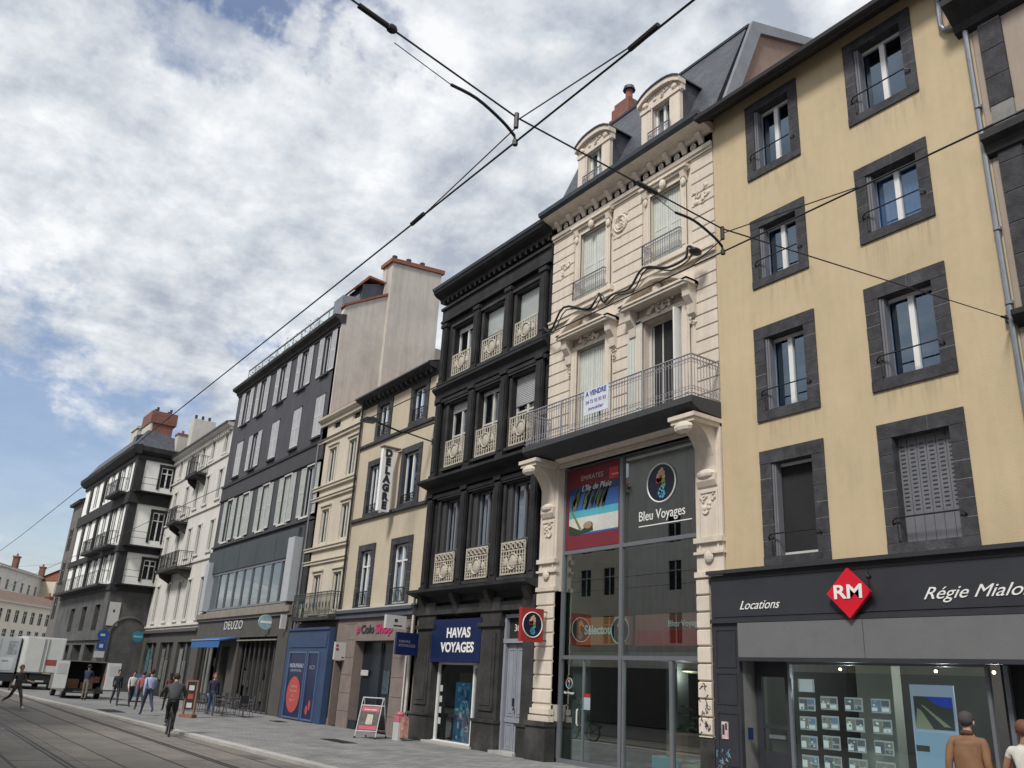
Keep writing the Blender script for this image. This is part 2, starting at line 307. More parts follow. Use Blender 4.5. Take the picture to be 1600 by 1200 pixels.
def window(T,x0,x1,z0,z1,rec=.2,frame=None,glass=None,fw=.06,mull=1,tr=None,bars=0,Y=15.,blind=None,bm=None,rail=None,label=None):
    frame=frame or WHT; glass={GL.name:CLRW,GLB.name:CLRB}.get((glass or GL).name,glass) if rec>.1 else (glass or GL); m=MB(); a,b=Y+rec-.03,Y+rec+.05
    m.box(x0,x0+fw,a,b,z0,z1); m.box(x1-fw,x1,a,b,z0,z1); m.box(x0+fw,x1-fw,a,b,z1-fw,z1); m.box(x0+fw,x1-fw,a,b,z0,z0+fw*1.3)
    zt=z1-fw
    if tr: m.box(x0+fw,x1-fw,a+.005,b,z0+tr*(z1-z0)-fw*.5,z0+tr*(z1-z0)+fw*.5)
    if mull:
        w=(x1-x0)/(mull+1)
        for i in range(mull): cx=x0+w*(i+1); m.box(cx-fw*.75,cx+fw*.75,a-.012,b,z0+fw*1.3,zt)
    for i in range(bars):
        zz=z0+(z1-z0)*(i+1)/(bars+1); m.box(x0+fw,x1-fw,a+.012,b-.02,zz-.015,zz+.015)
    w_=m.build('window',frame,T)
    g=MB(); g.box(x0+fw*.5,x1-fw*.5,Y+rec+.012,Y+rec+.03,z0+fw*.5,z1-fw*.5); g.build('glass',glass,w_)
    if glass in (CLRW,CLRB):
        rn=WRND; r_=rn.random(); g=MB(); yb=Y+rec+.35
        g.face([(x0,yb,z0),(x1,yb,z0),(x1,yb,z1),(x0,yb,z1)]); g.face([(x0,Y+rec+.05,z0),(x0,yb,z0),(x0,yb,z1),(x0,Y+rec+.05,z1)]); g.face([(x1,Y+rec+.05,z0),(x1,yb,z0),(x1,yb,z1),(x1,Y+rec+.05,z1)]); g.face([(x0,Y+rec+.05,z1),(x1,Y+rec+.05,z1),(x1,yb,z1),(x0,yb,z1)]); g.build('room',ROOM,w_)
        if r_<(.75 if glass is CLRW else .22) and not blind:
            g=MB(); W_=x1-x0; full=r_<.18; top=z1-.03; bot=z0+(0 if r_<.5 else (z1-z0)*.0)
            for s_ in (0,1):
                wd_=W_*(.5 if full else rn.uniform(.12,.30)); n=max(4,int(wd_/.035)); pts=[]
                for i in range(n+1): xx=(x0+.03+wd_*i/n) if s_==0 else (x1-.03-wd_*i/n); pts.append((xx,Y+rec+.11+.02*math.sin(i*2.1+s_+r_*9)))
                for (a,b),(c,d) in zip(pts,pts[1:]): g.face([(a,b,bot),(c,d,bot),(c,d,top),(a,b,top)])
            g.build('curtain',CURT,w_)
    if blind:
        g=MB(); zb=z1-(z1-z0)*blind; n=max(2,int((z1-zb)/.06))
        for i in range(n):
            h=(z1-zb)/n; g.ex([(Y+rec-.05,zb+i*h),(Y+rec-.075,zb+i*h+h*.5),(Y+rec-.05,zb+i*h+h*.96),(Y+rec-.035,zb+i*h+h*.96),(Y+rec-.035,zb+i*h)],'x',x0+.01,x1-.01)
        g.build('blind',bm or WHT,w_)
    if label: w_['label']=label
    return w_
def louver(T,x0,x1,z0,z1,y,mat,vert=False,panes=False,name='shutter',t=.035):
    m=MB(); fw=.05; m.box(x0,x0+fw,y,y+t,z0,z1); m.box(x1-fw,x1,y,y+t,z0,z1); m.box(x0+fw,x1-fw,y,y+t,z1-fw,z1); m.box(x0+fw,x1-fw,y,y+t,z0,z0+fw)
    zm=(z0+z1)/2; m.box(x0+fw,x1-fw,y,y+t,zm-.03,zm+.03)
    if vert:
        n=max(2,int((x1-x0)/.11)); w=(x1-x0-2*fw)/n
        for i in range(n): m.box(x0+fw+i*w+.008,x0+fw+(i+1)*w-.008,y+.008,y+t-.004,z0+fw,z1-fw)
        m.box(x0+fw,x1-fw,y+t-.004,y+t,z0+fw,z1-fw)
    else:
        for a,b in ((z0+fw,zm-.03),(zm+.03,z1-fw)):
            n=max(3,int((b-a)/.085)); h=(b-a)/n
            for i in range(n): m.ex([(y+.004,a+i*h),(y+.01,a+i*h),(y+t-.002,a+i*h+h*.8),(y+t-.008,a+i*h+h*.9)],'x',x0+fw,x1-fw)
        m.box(x0+fw,x1-fw,y+t-.002,y+t+.001,z0+fw,z1-fw)
    return m.build(name,mat,T)
def surround(T,x0,x1,z0,z1,w,mat=None,jm=None,out=.03,blocks=.34,Y=15.,sill=0.,inn=.22,seed=0):
    """stone block surround around opening x0..x1,z0..z1"""
    mat=mat or LAVA; jm=jm or LAVAJ; rnd=random.Random(seed); m=MB(); o=out-.006
    for a,b in ((x0-w,x0),(x1,x1+w)):
        m.pr(a,b,z0-w*.8,z1+w,o,-.002,1,Y)
        n=max(2,round((z1-z0+.3*w)/blocks)); h=(z1-z0)/n
        for i in range(n):
            d=rnd.uniform(-.004,.006); m.pr(a-.003,b+.003,z0+i*h+.009,z0+(i+1)*h-.009,out+d,-.001,0,Y)
            # the reveal side of each block
        rx=(b,b+.012) if a<x0 else (a-.012,a)
    m.box(x0,x0+.012,Y-.002,Y+inn,z0,z1,0); m.box(x1-.012,x1,Y-.002,Y+inn,z0,z1,0); m.box(x0+.012,x1-.012,Y-.002,Y+inn,z1-.012,z1,0)
    k=rnd.uniform(.4,.6); xm=x0-w+(x1-x0+2*w)*k
    m.pr(x0-w-.004,xm-.006,z1,z1+w+.004,out+.006,-.001,0,Y); m.pr(xm+.006,x1+w+.004,z1,z1+w+.004,out+.006,-.001,0,Y); m.pr(xm-.006,xm+.006,z1,z1+w,out-.004,-.001,1,Y)
    m.pr(x0-w-.004-sill,x1+w+.004+sill,z0-w*.8,z0,out+.012+sill,inn,0,Y)
    return m.build('window_surround',[mat,jm],T)
def railing(T,x0,x1,z0,h,y,mat,step=.11,r=.009,name='railing',sides=0.,ornate=False,mb=None):
    m=mb or MB()
    def run(p,q):
        L=(Vector(q)-Vector(p)).length; n=max(1,round(L/step))
        for zz,rr in ((h,.022),(h-.1,.010),(.06,.014)): m.tube([(p[0],p[1],z0+zz),(q[0],q[1],z0+zz)],rr,5)
        for i in range(n+1):
            a=i/n; X=p[0]+(q[0]-p[0])*a; Yy=p[1]+(q[1]-p[1])*a; m.tube([(X,Yy,z0),(X,Yy,z0+h)],r if i%6 else r*1.8,4)
            if ornate and i<n:
                X2=p[0]+(q[0]-p[0])*(a+.5/n); Y2=p[1]+(q[1]-p[1])*(a+.5/n); ax='y' if abs(q[0]-p[0])>abs(q[1]-p[1]) else 'x'
                m.ring((X2,Y2,z0+h-.16),step*.42,r*.8,ax,8,4); m.ring((X2,Y2,z0+.2),step*.42,r*.8,ax,8,4)
    run((x0,y),(x1,y))
    if sides: run((x0,y),(x0,y+sides)); run((x1,y),(x1,y+sides))
    if mb: return m
    return m.build(name,mat,T)
def body(T,x0,x1,z1,y0=15.,depth=11.,mat=None,roofm=None,name='body',z0=0.):
    m=MB(); a,b=x0+.004,x1-.004; y1=y0+depth
    m.face([(a,y0,z0),(a,y0,z1),(a,y1,z1),(a,y1,z0)]); m.face([(b,y0,z0),(b,y1,z0),(b,y1,z1),(b,y0,z1)]); m.face([(a,y1,z0),(a,y1,z1),(b,y1,z1),(b,y1,z0)])
    m.face([(a,y0,z1),(b,y0,z1),(b,y1,z1),(a,y1,z1)],1)
    return m.build(name,[mat,roofm or ZIND],T)
def carve(m,x0,x1,z0,z1,y,n,seed=0,r=.05,mat=0):
    rnd=random.Random(seed)
    for i in range(n):
        cx,cz=rnd.uniform(x0,x1),rnd.uniform(z0,z1); q=rnd.uniform(.5,1.1)*r
        if rnd.random()<.5: m.ell((cx,y,cz),(q,.03,q*.8),mat,7,5)
        else: m.ring((cx,y-.01,cz),q,q*.28,'y',8,4,mat,rnd.uniform(0,180),rnd.uniform(200,400))
# ---------------------------------------------------------------- ground
KERB=[(-220,-14),(-140,-1.5),(-95,4.0),(-70,5.7),(-51,6.68),(-40,7.3),(-28,7.83),(-18.5,8.15),(-5,8.4),(30,8.6)]
ROAD=M('tram_road_surface',(.17,.157,.142),.85,.14,.5,.45,dirt=.25,bs=50)
CONC=M('guideway_concrete',(.185,.168,.15),.85,.14,.6,.4,dirt=.25,bs=50)
PAV=Mbrick('granite_pavers',(.175,.175,.178),(.25,.25,.25),(.09,.09,.09),.42,.21,.010,'xy',rough=.75,var=.22,bump=.25)
KST=M('pale_kerb_stone',(.40,.39,.37),.8,.12,1.2,.1,dirt=.15)
g=MB(); g.face([(-1500,-1500,-.09),(1500,-1500,-.09),(1500,1500,-.09),(-1500,1500,-.09)]); struct(g.build('ground',M('ground_asphalt',(.10,.10,.10),.9,.15,.2)))
g=MB()
for (a,b),(c,d) in zip(KERB,KERB[1:]): g.face([(a,-40,-.06),(c,-40,-.06),(c,d,-.06),(a,b,-.06)])
struct(g.build('road',ROAD))
g=MB()
for rc in (3.45,6.5):
    for o in (-.62,.62): g.box(-100,30,rc+o-.3,rc+o+.3,-.058,-.054)
struct(g.build('tram_guideway',CONC))
g=MB(); rnd=random.Random(31)
for i in range(16):
    x=rnd.uniform(-62,-14); y=rnd.choice((4.97,5.0,7.62,1.6)); w=rnd.uniform(.8,3.5); g.ex([(x,y-.24),(x+w,y-.22),(x+w+.05,y+.20),(x+.1,y+.23)],'z',-.0575,-.0555 if i%2 else -.0550)
struct(g.build('road_patches',M('tar_patch',(.10,.095,.09),.8,.25,2,.4)))
g=MB()
for rc in (3.45,6.5):
    for i in range(22): x=-86+i*4.1; g.box(x,x+.02,rc-.92,rc+.92,-.0538,-.0520)
struct(g.build('slab_joints',M('joint_dark',(.07,.065,.06),.9)))
g=MB()
for rc in (3.45,6.5):
    g.box(-100,30,rc-.085,rc-.03,-.056,-.05); g.box(-100,30,rc+.03,rc+.085,-.056,-.05)
    for o in (-.96,.96): g.box(-100,30,rc+o-.012,rc+o+.012,-.056,-.052,1)
struct(g.build('tram_rail',[M('dark_rail_steel',(.035,.03,.028),.5,.3,3,metal=.4),M('road_joint',(.06,.055,.05),.9)]))
g=MB()
for (a,b),(c,d) in zip(KERB,KERB[1:]): g.face([(a,b+.3,0),(c,d+.3,0),(c,42,0),(a,42,0)])
struct(g.build('pavement',PAV))
g=MB()
for (a,b),(c,d) in zip(KERB,KERB[1:]):
    n=max(1,int((c-a)/1.0)) if a>-100 else 4
    for i in range(n):
        p,q=i/n,(i+1)/n; xa,xb=a+(c-a)*p+.006,a+(c-a)*q-.006; ya,yb=b+(d-b)*p,b+(d-b)*q
        g.ex([(xa,ya),(xb,yb),(xb,yb+.31),(xa,ya+.31)],'z',-.1,.012)
struct(g.build('kerb',KST))
for x,y,w,d in ((-39.6,8.2,2.2,.7),(-25.3,11.75,1.6,.5),(-34.8,13.5,.9,.5),(-45.5,9.9,1.2,.5)):
    m=MB(); m.box(x-w/2,x+w/2,y-d/2,y+d/2,.002,.008,1)
    for i in range(9): xx=x-w/2+w*(i+.5)/9; m.box(xx-w*.035,xx+w*.035,y-d/2+.03,y+d/2-.03,.008,.016,0)
    o=m.build('drain_grate',[CHAS,INTD]); tag(o,{-39.6:'long dark grating in the pavement near the kerb by the cyclist',-25.3:'dark iron grating in the pavement in front of the white sandwich board',-34.8:'small dark grating before the blue hoarded shopfront',-45.5:'dark grating by the kerb behind the walking couple'}[x],'drain grate','iron gratings in the pavement')
def lamp(p,w,T,col=(1,.93,.82),r=.08):
    l=bpy.data.lights.new('lamp_light','POINT'); l.energy=w; l.color=col; l.shadow_soft_size=r; o=bpy.data.objects.new('lamp_light',l); sc.collection.objects.link(o); o.parent=T; o.location=Vector(p)-ORG_[T.name]
# ---------------------------------------------------------------- yellow building
def stains(m,boxes):
    nt=m.node_tree; N=nt.nodes; L=nt.links; b=N['Principled BSDF']; src=b.inputs['Base Color'].links[0].from_socket
    tc=N.new('ShaderNodeTexCoord'); sp=N.new('ShaderNodeSeparateXYZ'); L.new(tc.outputs['Object'],sp.inputs[0]); tot=None
    def mr(v,a,b_,c,d):
        n=N.new('ShaderNodeMapRange'); n.interpolation_type='SMOOTHSTEP'; L.new(v,n.inputs[0])
        for i,x in zip((1,2,3,4),(a,b_,c,d)): n.inputs[i].default_value=x
        return n.outputs[0]
    def op(o,a,b_):
        n=N.new('ShaderNodeMath'); n.operation=o
        for i,x in enumerate((a,b_)):
            if isinstance(x,float): n.inputs[i].default_value=x
            else: L.new(x,n.inputs[i])
        return n.outputs[0]
    for x0,x1,zt,h in boxes:
        k=op('MULTIPLY',op('MULTIPLY',mr(sp.outputs[0],x0-.15,x0+.1,0,1),mr(sp.outputs[0],x1-.1,x1+.15,1,0)),op('MULTIPLY',mr(sp.outputs[2],zt-h,zt,0,1),mr(sp.outputs[2],zt,zt+.05,1,0)))
        tot=k if tot is None else op('MAXIMUM',tot,k)
    mp=N.new('ShaderNodeMapping'); L.new(tc.outputs['Object'],mp.inputs[0]); mp.inputs['Scale'].default_value=(7,7,.5); n=N.new('ShaderNodeTexNoise'); L.new(mp.outputs[0],n.inputs['Vector']); n.inputs['Scale'].default_value=1.4; n.inputs['Detail'].default_value=5
    f=op('SUBTRACT',1.0,op('MULTIPLY',op('MULTIPLY',mr(n.outputs['Fac'],.45,.68,0,1),tot),.19))
    v=N.new('ShaderNodeVectorMath'); v.operation='SCALE'; L.new(src,v.inputs[0]); L.new(f,v.inputs['Scale']); L.new(v.outputs[0],b.inputs['Base Color'])
stains(YEL,[(a+9.6,b+9.6,c-.2,h) for a,b in ((-11.95,-10.25),(-9.08,-7.3)) for c,h in ((14.27,1.0),(11.27,1.1),(7.98,.8))])
def yellow():
    T=thing('corner_shop_building','yellow rendered building with dark stone window surrounds above the RM agency','building',(-9.6,15,0))
    rows=[(14.27,16.03),(11.27,12.66),(7.98,9.74),(4.72,6.76)]; cols=[(-11.63,-10.57),(-8.76,-7.62)]
    holes=[(a,b,c,d) for a,b in cols for c,d in rows]
    wall(-13,-6.2,4.3,16.7,holes,mb=None).build('wall',YEL,T)
    body(T,-13,-6.2,16.7,mat=GAB)
    m=MB(); m.ex([(15.0,16.6),(14.52,16.28),(14.46,16.30),(14.44,16.42),(15.0,16.80)],'x',-13.06,-6.0)
    for i in range(9): x=-12.6+i*.8; m.box(x-.015,x+.015,14.47,14.62,16.30,16.36)
    m.build('eave_soffit',SOFF,T)
    m=MB(); m.ex([(14.36,16.44),(14.37,16.34),(14.44,16.31),(14.50,16.34),(14.52,16.44),(14.52,16.46)],'x',-13.08,-6.0); m.build('gutter',SOFF,T)
    m=MB(); m.ex([(14.53,16.46),(15,16.82),(22,19.6),(22,19.7),(14.9,16.86)],'x',-13.06,-6.0); m.build('roof',TILE,T)
    for ci,(a,b) in enumerate(cols):
        for ri,(c,d) in enumerate(rows):
            surround(T,a,b,c,d,.25 if ri<2 else .29,seed=ci*7+ri,blocks=.33)
            lab=None
            if ri==3 and ci==1:
                s=MB(); n=6; w=(b-a)/n
                for i in range(n): s.box(a+i*w+.006,a+(i+1)*w-.006,15.16,15.18,c,d)
                s.box(a,b,15.18,15.2,c,d)
                for i in range(n):
                    for j in range(16):
                        if abs(j-8)>=0: z=c+.62+j*.082; s.box(a+i*w+.05,a+(i+1)*w-.05,15.153,15.161,z,z+.022,1)
                o=s.build('shutter',[SHM,ANTH],T); o['label']='closed grey metal shutter with slots'
            elif ri==3:
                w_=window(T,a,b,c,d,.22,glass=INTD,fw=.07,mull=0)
                s=MB(); s.box(a+.07,a+.12,15.24,15.62,c+.1,d-.08); s.box(a+.35,a+.41,15.3,15.34,c+.1,d-.08); s.box(a+.12,a+.35,15.3,15.33,d-.14,d-.08); s.box(a+.12,a+.35,15.3,15.33,c+1.45,c+1.5); s.build('open_sash',OFFW,w_)
            else: window(T,a,b,c,d,.24,glass=GLB,fw=.075)
            s=MB(); s.box(a+.012,a+.055,15.0,15.2,c+.01,d-.02); s.box(a+.06,a+.1,15.02,15.2,c+.01,d-.02)
            if not(ri==3 and ci==1): s.build('folded_shutter',SHM,T)
            s=MB(); z=c+.46; s.tube([(a-.12,15,z-.12),(a-.12,14.93,z-.06),(a-.04,14.9,z),(b+.04,14.9,z),(b+.12,14.93,z-.06),(b+.12,15,z-.12)],.017,6); s.tube([(a-.02,15.03,c+.02),(a-.02,14.93,c+.04),(a-.02,14.9,z)],.01,5); s.build('railing',IRON,T)
    # drain pipe
    m=MB(); m.tube([(-6.72,14.92,17),(-6.72,14.92,15.25),(-6.66,14.92,15.12),(-6.35,14.92,15.0),(-6.27,14.92,14.9),(-6.25,14.92,4.6)],.055,10)
    for z in (12.9,10.2,8.7,5.7): m.tube([(-6.25,14.92,z),(-6.25,14.92,z+.06)],.075,10)
    m.build('drain_pipe',ZINC,T)
    # shopfront
    m=MB(); m.pr(-13.36,-1,3.45,4.42,.12,0); m.pr(-13.40,-1,4.42,4.50,.24,0); m.pr(-13.38,-1,3.37,3.45,.16,0); m.pr(-13.3,-1,4.30,4.34,.135,0); m.pr(-13.3,-1,3.5,3.53,.135,0)
    m.pr(-13.36,-12.64,0,3.37,.10,0); m.pr(-13.38,-12.62,0,.3,.14,0)
    for a,b in ((.5,1.55),(1.7,2.35),(2.45,3.25)):
        for q in ((-13.28,-13.25,a,b),(-12.75,-12.72,a,b),(-13.25,-12.75,a,a+.03),(-13.25,-12.75,b-.03,b)): m.pr(q[0],q[1],q[2],q[3],.115,0)
    m.build('shop_fascia',ANTH,T)
    m=MB(); m.pr(-12.6,-9.63,2.66,3.36,.17,-.0); m.pr(-9.615,-1,2.66,3.36,.17,0); m.build('awning',AWN,T)
    m=MB(); m.pr(-12.6,-1,2.585,2.655,.19,0); m.build('awning_bar',ANTH,T)
    # interior
    m=MB(); m.face([(-12.64,15.0,0.01),(0,15.0,.01),(0,20,.01),(-12.64,20,.01)],1); m.face([(-12.64,20,0),(0,20,0),(0,20,2.9),(-12.64,20,2.9)],0)
    m.face([(-12.64,15,2.66),(0,15,2.66),(0,20,2.9),(-12.64,20,2.9)],0); m.face([(-12.64,15,0),(-12.64,20,0),(-12.64,20,2.9),(-12.64,15,2.9)],0)
    m.box(-11.7,-7.6,18.2,18.3,0,2.8,0); m.box(-10.5,-8.6,17.8,17.95,0,1.0,2)
    m.build('shop_interior',[INT,INTD,WOOD],T)
    m=MB(); m.box(-10.62,-9.85,16.0,16.3,0,2.75); m.build('pillar',M('interior_white',(.42,.42,.37),.8,.04),T)
    d=MB(); d.box(-12.6,-12.45,15.35,15.43,0,2.65); d.box(-11.85,-11.68,15.35,15.43,0,2.65); d.box(-12.45,-11.85,15.35,15.43,2.3,2.65); d.box(-12.45,-11.85,15.36,15.42,0,.85)
    d.box(-12.45,-11.85,15.36,15.42,1.28,1.36); o=d.build('door',ANTH,T)
    g=MB(); g.box(-12.45,-11.85,15.38,15.39,.85,2.3); g.build('glass',CLR,o); g=MB(); g.box(-12.3,-11.9,15.34,15.37,1.1,1.17); g.build('handle',ALU,o)
    d=MB(); d.box(-11.66,-11.6,15.2,15.28,0,2.62); d.box(-11.6,-7.6,15.2,15.28,2.55,2.62); d.box(-11.6,-7.6,15.2,15.28,0,.12); d.box(-7.66,-7.6,15.2,15.28,.12,2.55); d.box(-7.5,-7.42,15.5,15.58,0,2.6); o=d.build('shop_window',ALU,T)
    g=MB(); g.box(-11.6,-7.66,15.235,15.245,.12,2.55); g.build('glass',CLR,o)
    g=MB(); g.box(-7.6,-2,15.62,15.66,0,2.66); g.build('door_panel',INTD,T)
    for i,x in enumerate((-10.9,-8.9,-7.85)):
        g=MB(); g.ell((x,15.9,2.5),(.03,.03,.03)); sl=g.build('spot_lamp',LAMPON,T); lamp((x,16.2,2.2),22,T,(1,.96,.9))
    rnd=random.Random(3); pc=[Memit('backlit_card_white',(.6,.6,.6),.5),Memit('backlit_photo_grey',(.11,.11,.12),.5),Memit('backlit_photo_warm',(.20,.18,.15),.5),Memit('backlit_photo_blue',(.14,.18,.26),.5),Memit('backlit_card_frame',(.34,.34,.35),.45)]
    for ci,x in enumerate((-11.33,-10.82,-10.28,-9.72)):
        for ri in range(5 if ci else 6):
            z=1.72-.36*ri if ci else 2.03-.355*ri; m=MB(); w,h=.19,.125; m.box(x-w,x+w,15.34,15.35,z,z+2*h,4)
            if ci==0 and ri==0: m.box(x-w*.8,x+w*.8,15.335,15.34,z+.01,z+2*h-.01,0)
            else:
                k=rnd.choice((1,2,3)); m.box(x-w*.92,x+w*.05,15.335,15.34,z+.02,z+2*h-.03,k); m.box(x+w*.12,x+w*.9,15.335,15.34,z+.12,z+2*h-.03,rnd.choice((1,2,3)))
                m.box(x-w*.92,x-w*.35,15.331,15.335,z+.03,z+.03+rnd.uniform(.06,.14),0); m.box(x+w*.15,x+w*.85,15.331,15.335,z+.03,z+.09,rnd.choice((0,1)))
                for q in range(4): cx=x+rnd.uniform(-.8,.7)*w; cz=z+rnd.uniform(.15,.75)*2*h; m.box(cx,cx+.04,15.328,15.331,cz,cz+.03,rnd.choice((0,1,4)))
            m.build('listing_card',pc,T)
    m=MB(); X0,X1=-9.27,-8.45; y=15.6; m.box(X0,X1,y,y+.03,.3,2.25,0); m.box(X0+.06,X1-.04,y-.01,y,1.50,2.05,1); m.face([(X0+.3,y-.012,2.05),(X1-.04,y-.012,2.05),(X1-.04,y-.012,1.86),(X0+.5,y-.012,1.9)],2)
    m.face([(X0+.06,y-.014,1.5),(X0+.4,y-.014,1.5),(X0+.2,y-.014,1.8),(X0+.12,y-.014,1.85)],3); m.face([(X0+.2,y-.016,1.9),(X0+.24,y-.016,1.9),(X1-.1,y-.016,1.55),(X1-.22,y-.016,1.55)],3)
    m.box(X0+.03,X1-.03,y-.01,y,.35,1.45,4); m.box(X0+.03,X0+.28,y-.013,y-.01,1.12,1.22,1)
    m.build('display_poster',[Memit('lit_poster_header',(.30,.34,.44),.6),Memit('lit_poster_dark',(.05,.055,.05),.5),Memit('lit_poster_blue',(.02,.04,.28),.8),Memit('lit_poster_road',(.24,.24,.17),.5),Memit('lit_poster_pale_blue',(.22,.31,.41),.6)],T)
    # signs
    m=MB(); m.ex([(-9.80,4.31),(-9.33,3.84),(-9.80,3.37),(-10.27,3.84)],'y',14.72,14.80); o=m.build('diamond_sign',RED,T)
    text('RM',-9.80,3.85,.36,TXT,o,14.71,wid=.60,bold=.008,ext=.004)
    m=MB(); m.tube([(-9.45,14.85,4.3),(-9.3,14.6,4.2),(-9.25,14.55,4.1)],.02,5); m.ell((-9.22,14.52,4.08),(.05,.07,.05)); m.build('sign_lamp',IRON,T)
    text('Locations',-12.05,3.72,.26,TXT,T,14.87,shear=.45,wid=1.05,ext=.006)
    text('Régie Mialon',-8.42,3.76,.30,TXT,T,14.87,shear=.5,align='LEFT',ext=.006,wid=1.88)
    m=MB(); m.pr(-13.16,-12.99,1.02,1.36,.125,-.1,0); m.pr(-13.14,-13.08,1.1,1.3,.13,-.12,1); m.pr(-13.06,-13.01,1.2,1.33,.13,-.12,1); m.build('sticker',[M('pink_white_sticker',(.6,.45,.46),.5,.3,14),TXD],T)
    m=MB(); m.pr(-12.56,-12.44,1.05,1.28,.0,.02,0); m.build('notice',NAVY,T)
    m=MB(); rnd=random.Random(5)
    for i in range(14):
        x,z=-13.32+rnd.random()*.42,.35+rnd.random()*.5; m.tube([(x,14.892,z),(x+rnd.uniform(-.1,.12),14.892,z+rnd.uniform(-.08,.1)),(x+rnd.uniform(-.1,.15),14.892,z+rnd.uniform(-.1,.12))],.009,4,rnd.choice((0,0,1)))
    m.build('graffiti',[M('paint_tag_blue',(.14,.32,.42),.5),M('paint_tag_grey',(.25,.28,.3),.5)],T)
    return T
yellow()
# ---------------------------------------------------------------- pink-beige neighbour at the right edge
def pink():
    T=thing('neighbour_building','pinkish beige building with dark corner pilaster beyond the drain pipe, right edge','building',(-3,15,0))
    wall(-6.19,0,4.5,15.0,[(-4.6,-3.4,12.2,14.2),(-4.6,-3.4,8.6,11),(-4.6,-3.4,5.1,7.6)]).build('wall',PNK,T); body(T,-6.19,0,15.0,mat=PNK)
    for a,b in ((12.2,14.2),(8.6,11),(5.1,7.6)): window(T,-4.6,-3.4,a,b); surround(T,-4.6,-3.4,a,b,.25)
    m=MB(); z=4.5
    while z<14.7:
        if not 11.7<z<12.2: m.pr(-6.05,-5.62,z+.01,z+.62,.07,0)
        z+=.64
    m.pr(-6.04,-5.63,4.5,14.8,.055,0,1); m.build('pilaster',[LAVA,LAVAJ],T)
    m=MB(); m.ex([(15,14.75),(14.85,14.8),(14.8,14.95),(14.5,15.2),(14.42,15.25),(14.42,15.42),(15,15.5)],'x',-6.45,0); m.build('cornice',BLK,T)
    m=MB(); m.ex([(15,11.75),(14.88,11.8),(14.84,11.98),(14.70,12.05),(14.70,12.18),(14.9,12.3),(15,12.5)],'x',-6.22,0); m.build('belt_course',BLK,T); m=MB(); m.ex([(15,8.25),(14.88,8.3),(14.74,8.42),(14.74,8.52),(15,8.6)],'x',-6.18,0); m.build('belt_course',BLK,T)
    m=MB(); m.face([(-6.5,14.4,15.42),(0,14.4,15.42),(0,20,18),(-6.2,20,18)]); m.build('roof',SLATE,T)
pink()
# ---------------------------------------------------------------- ornate cream building with tall shop window
SEAH=[M('logo_red',(.55,.04,.03),.5),M('logo_blue',(.10,.38,.55),.5),M('logo_yellow',(.65,.45,.12),.5),M('logo_green',(.15,.35,.12),.5),M('logo_pink',(.65,.40,.38),.5),M('logo_ground',(.008,.009,.03),.4),TXT]
def seahorse(m,c,R,ax):
    """round emblem: coloured seahorse-shaped figure of flowers on a dark disc with a white ring"""
    def P(u,v,d): return (c[0]+u,c[1]-d,c[2]+v) if ax=='y' else (c[0]+d,c[1]+u,c[2]+v)
    n=28
    m.face([P(R*math.cos(2*math.pi*i/n),R*math.sin(2*math.pi*i/n),0) for i in range(n)],5)
    m.tube([P(R*math.cos(2*math.pi*i/n),R*math.sin(2*math.pi*i/n),.004) for i in range(n+1)],R*.045,5,6)
    s=R
    for u,v,r,k in ((-.05,.52,.17,2),(.06,.66,.12,4),(.16,.5,.13,4),(-.2,.38,.12,4),(-.12,.22,.22,0),(-.24,.12,.14,0),(.04,.16,.15,0),(.18,.30,.13,2),(.16,.06,.14,3),(.20,-.12,.13,3),(.10,-.25,.14,1),(-.02,-.38,.15,1),(-.10,-.52,.14,1),(-.04,-.66,.12,1),(.10,-.70,.10,1),(.20,-.60,.09,1),(.18,-.48,.07,1),(-.3,.32,.06,2)):
        q=[P((u+r*math.cos(2*math.pi*i/10))*s,(v+r*math.sin(2*math.pi*i/10))*s,.006+.0015*k) for i in range(10)]; m.face(q,k)
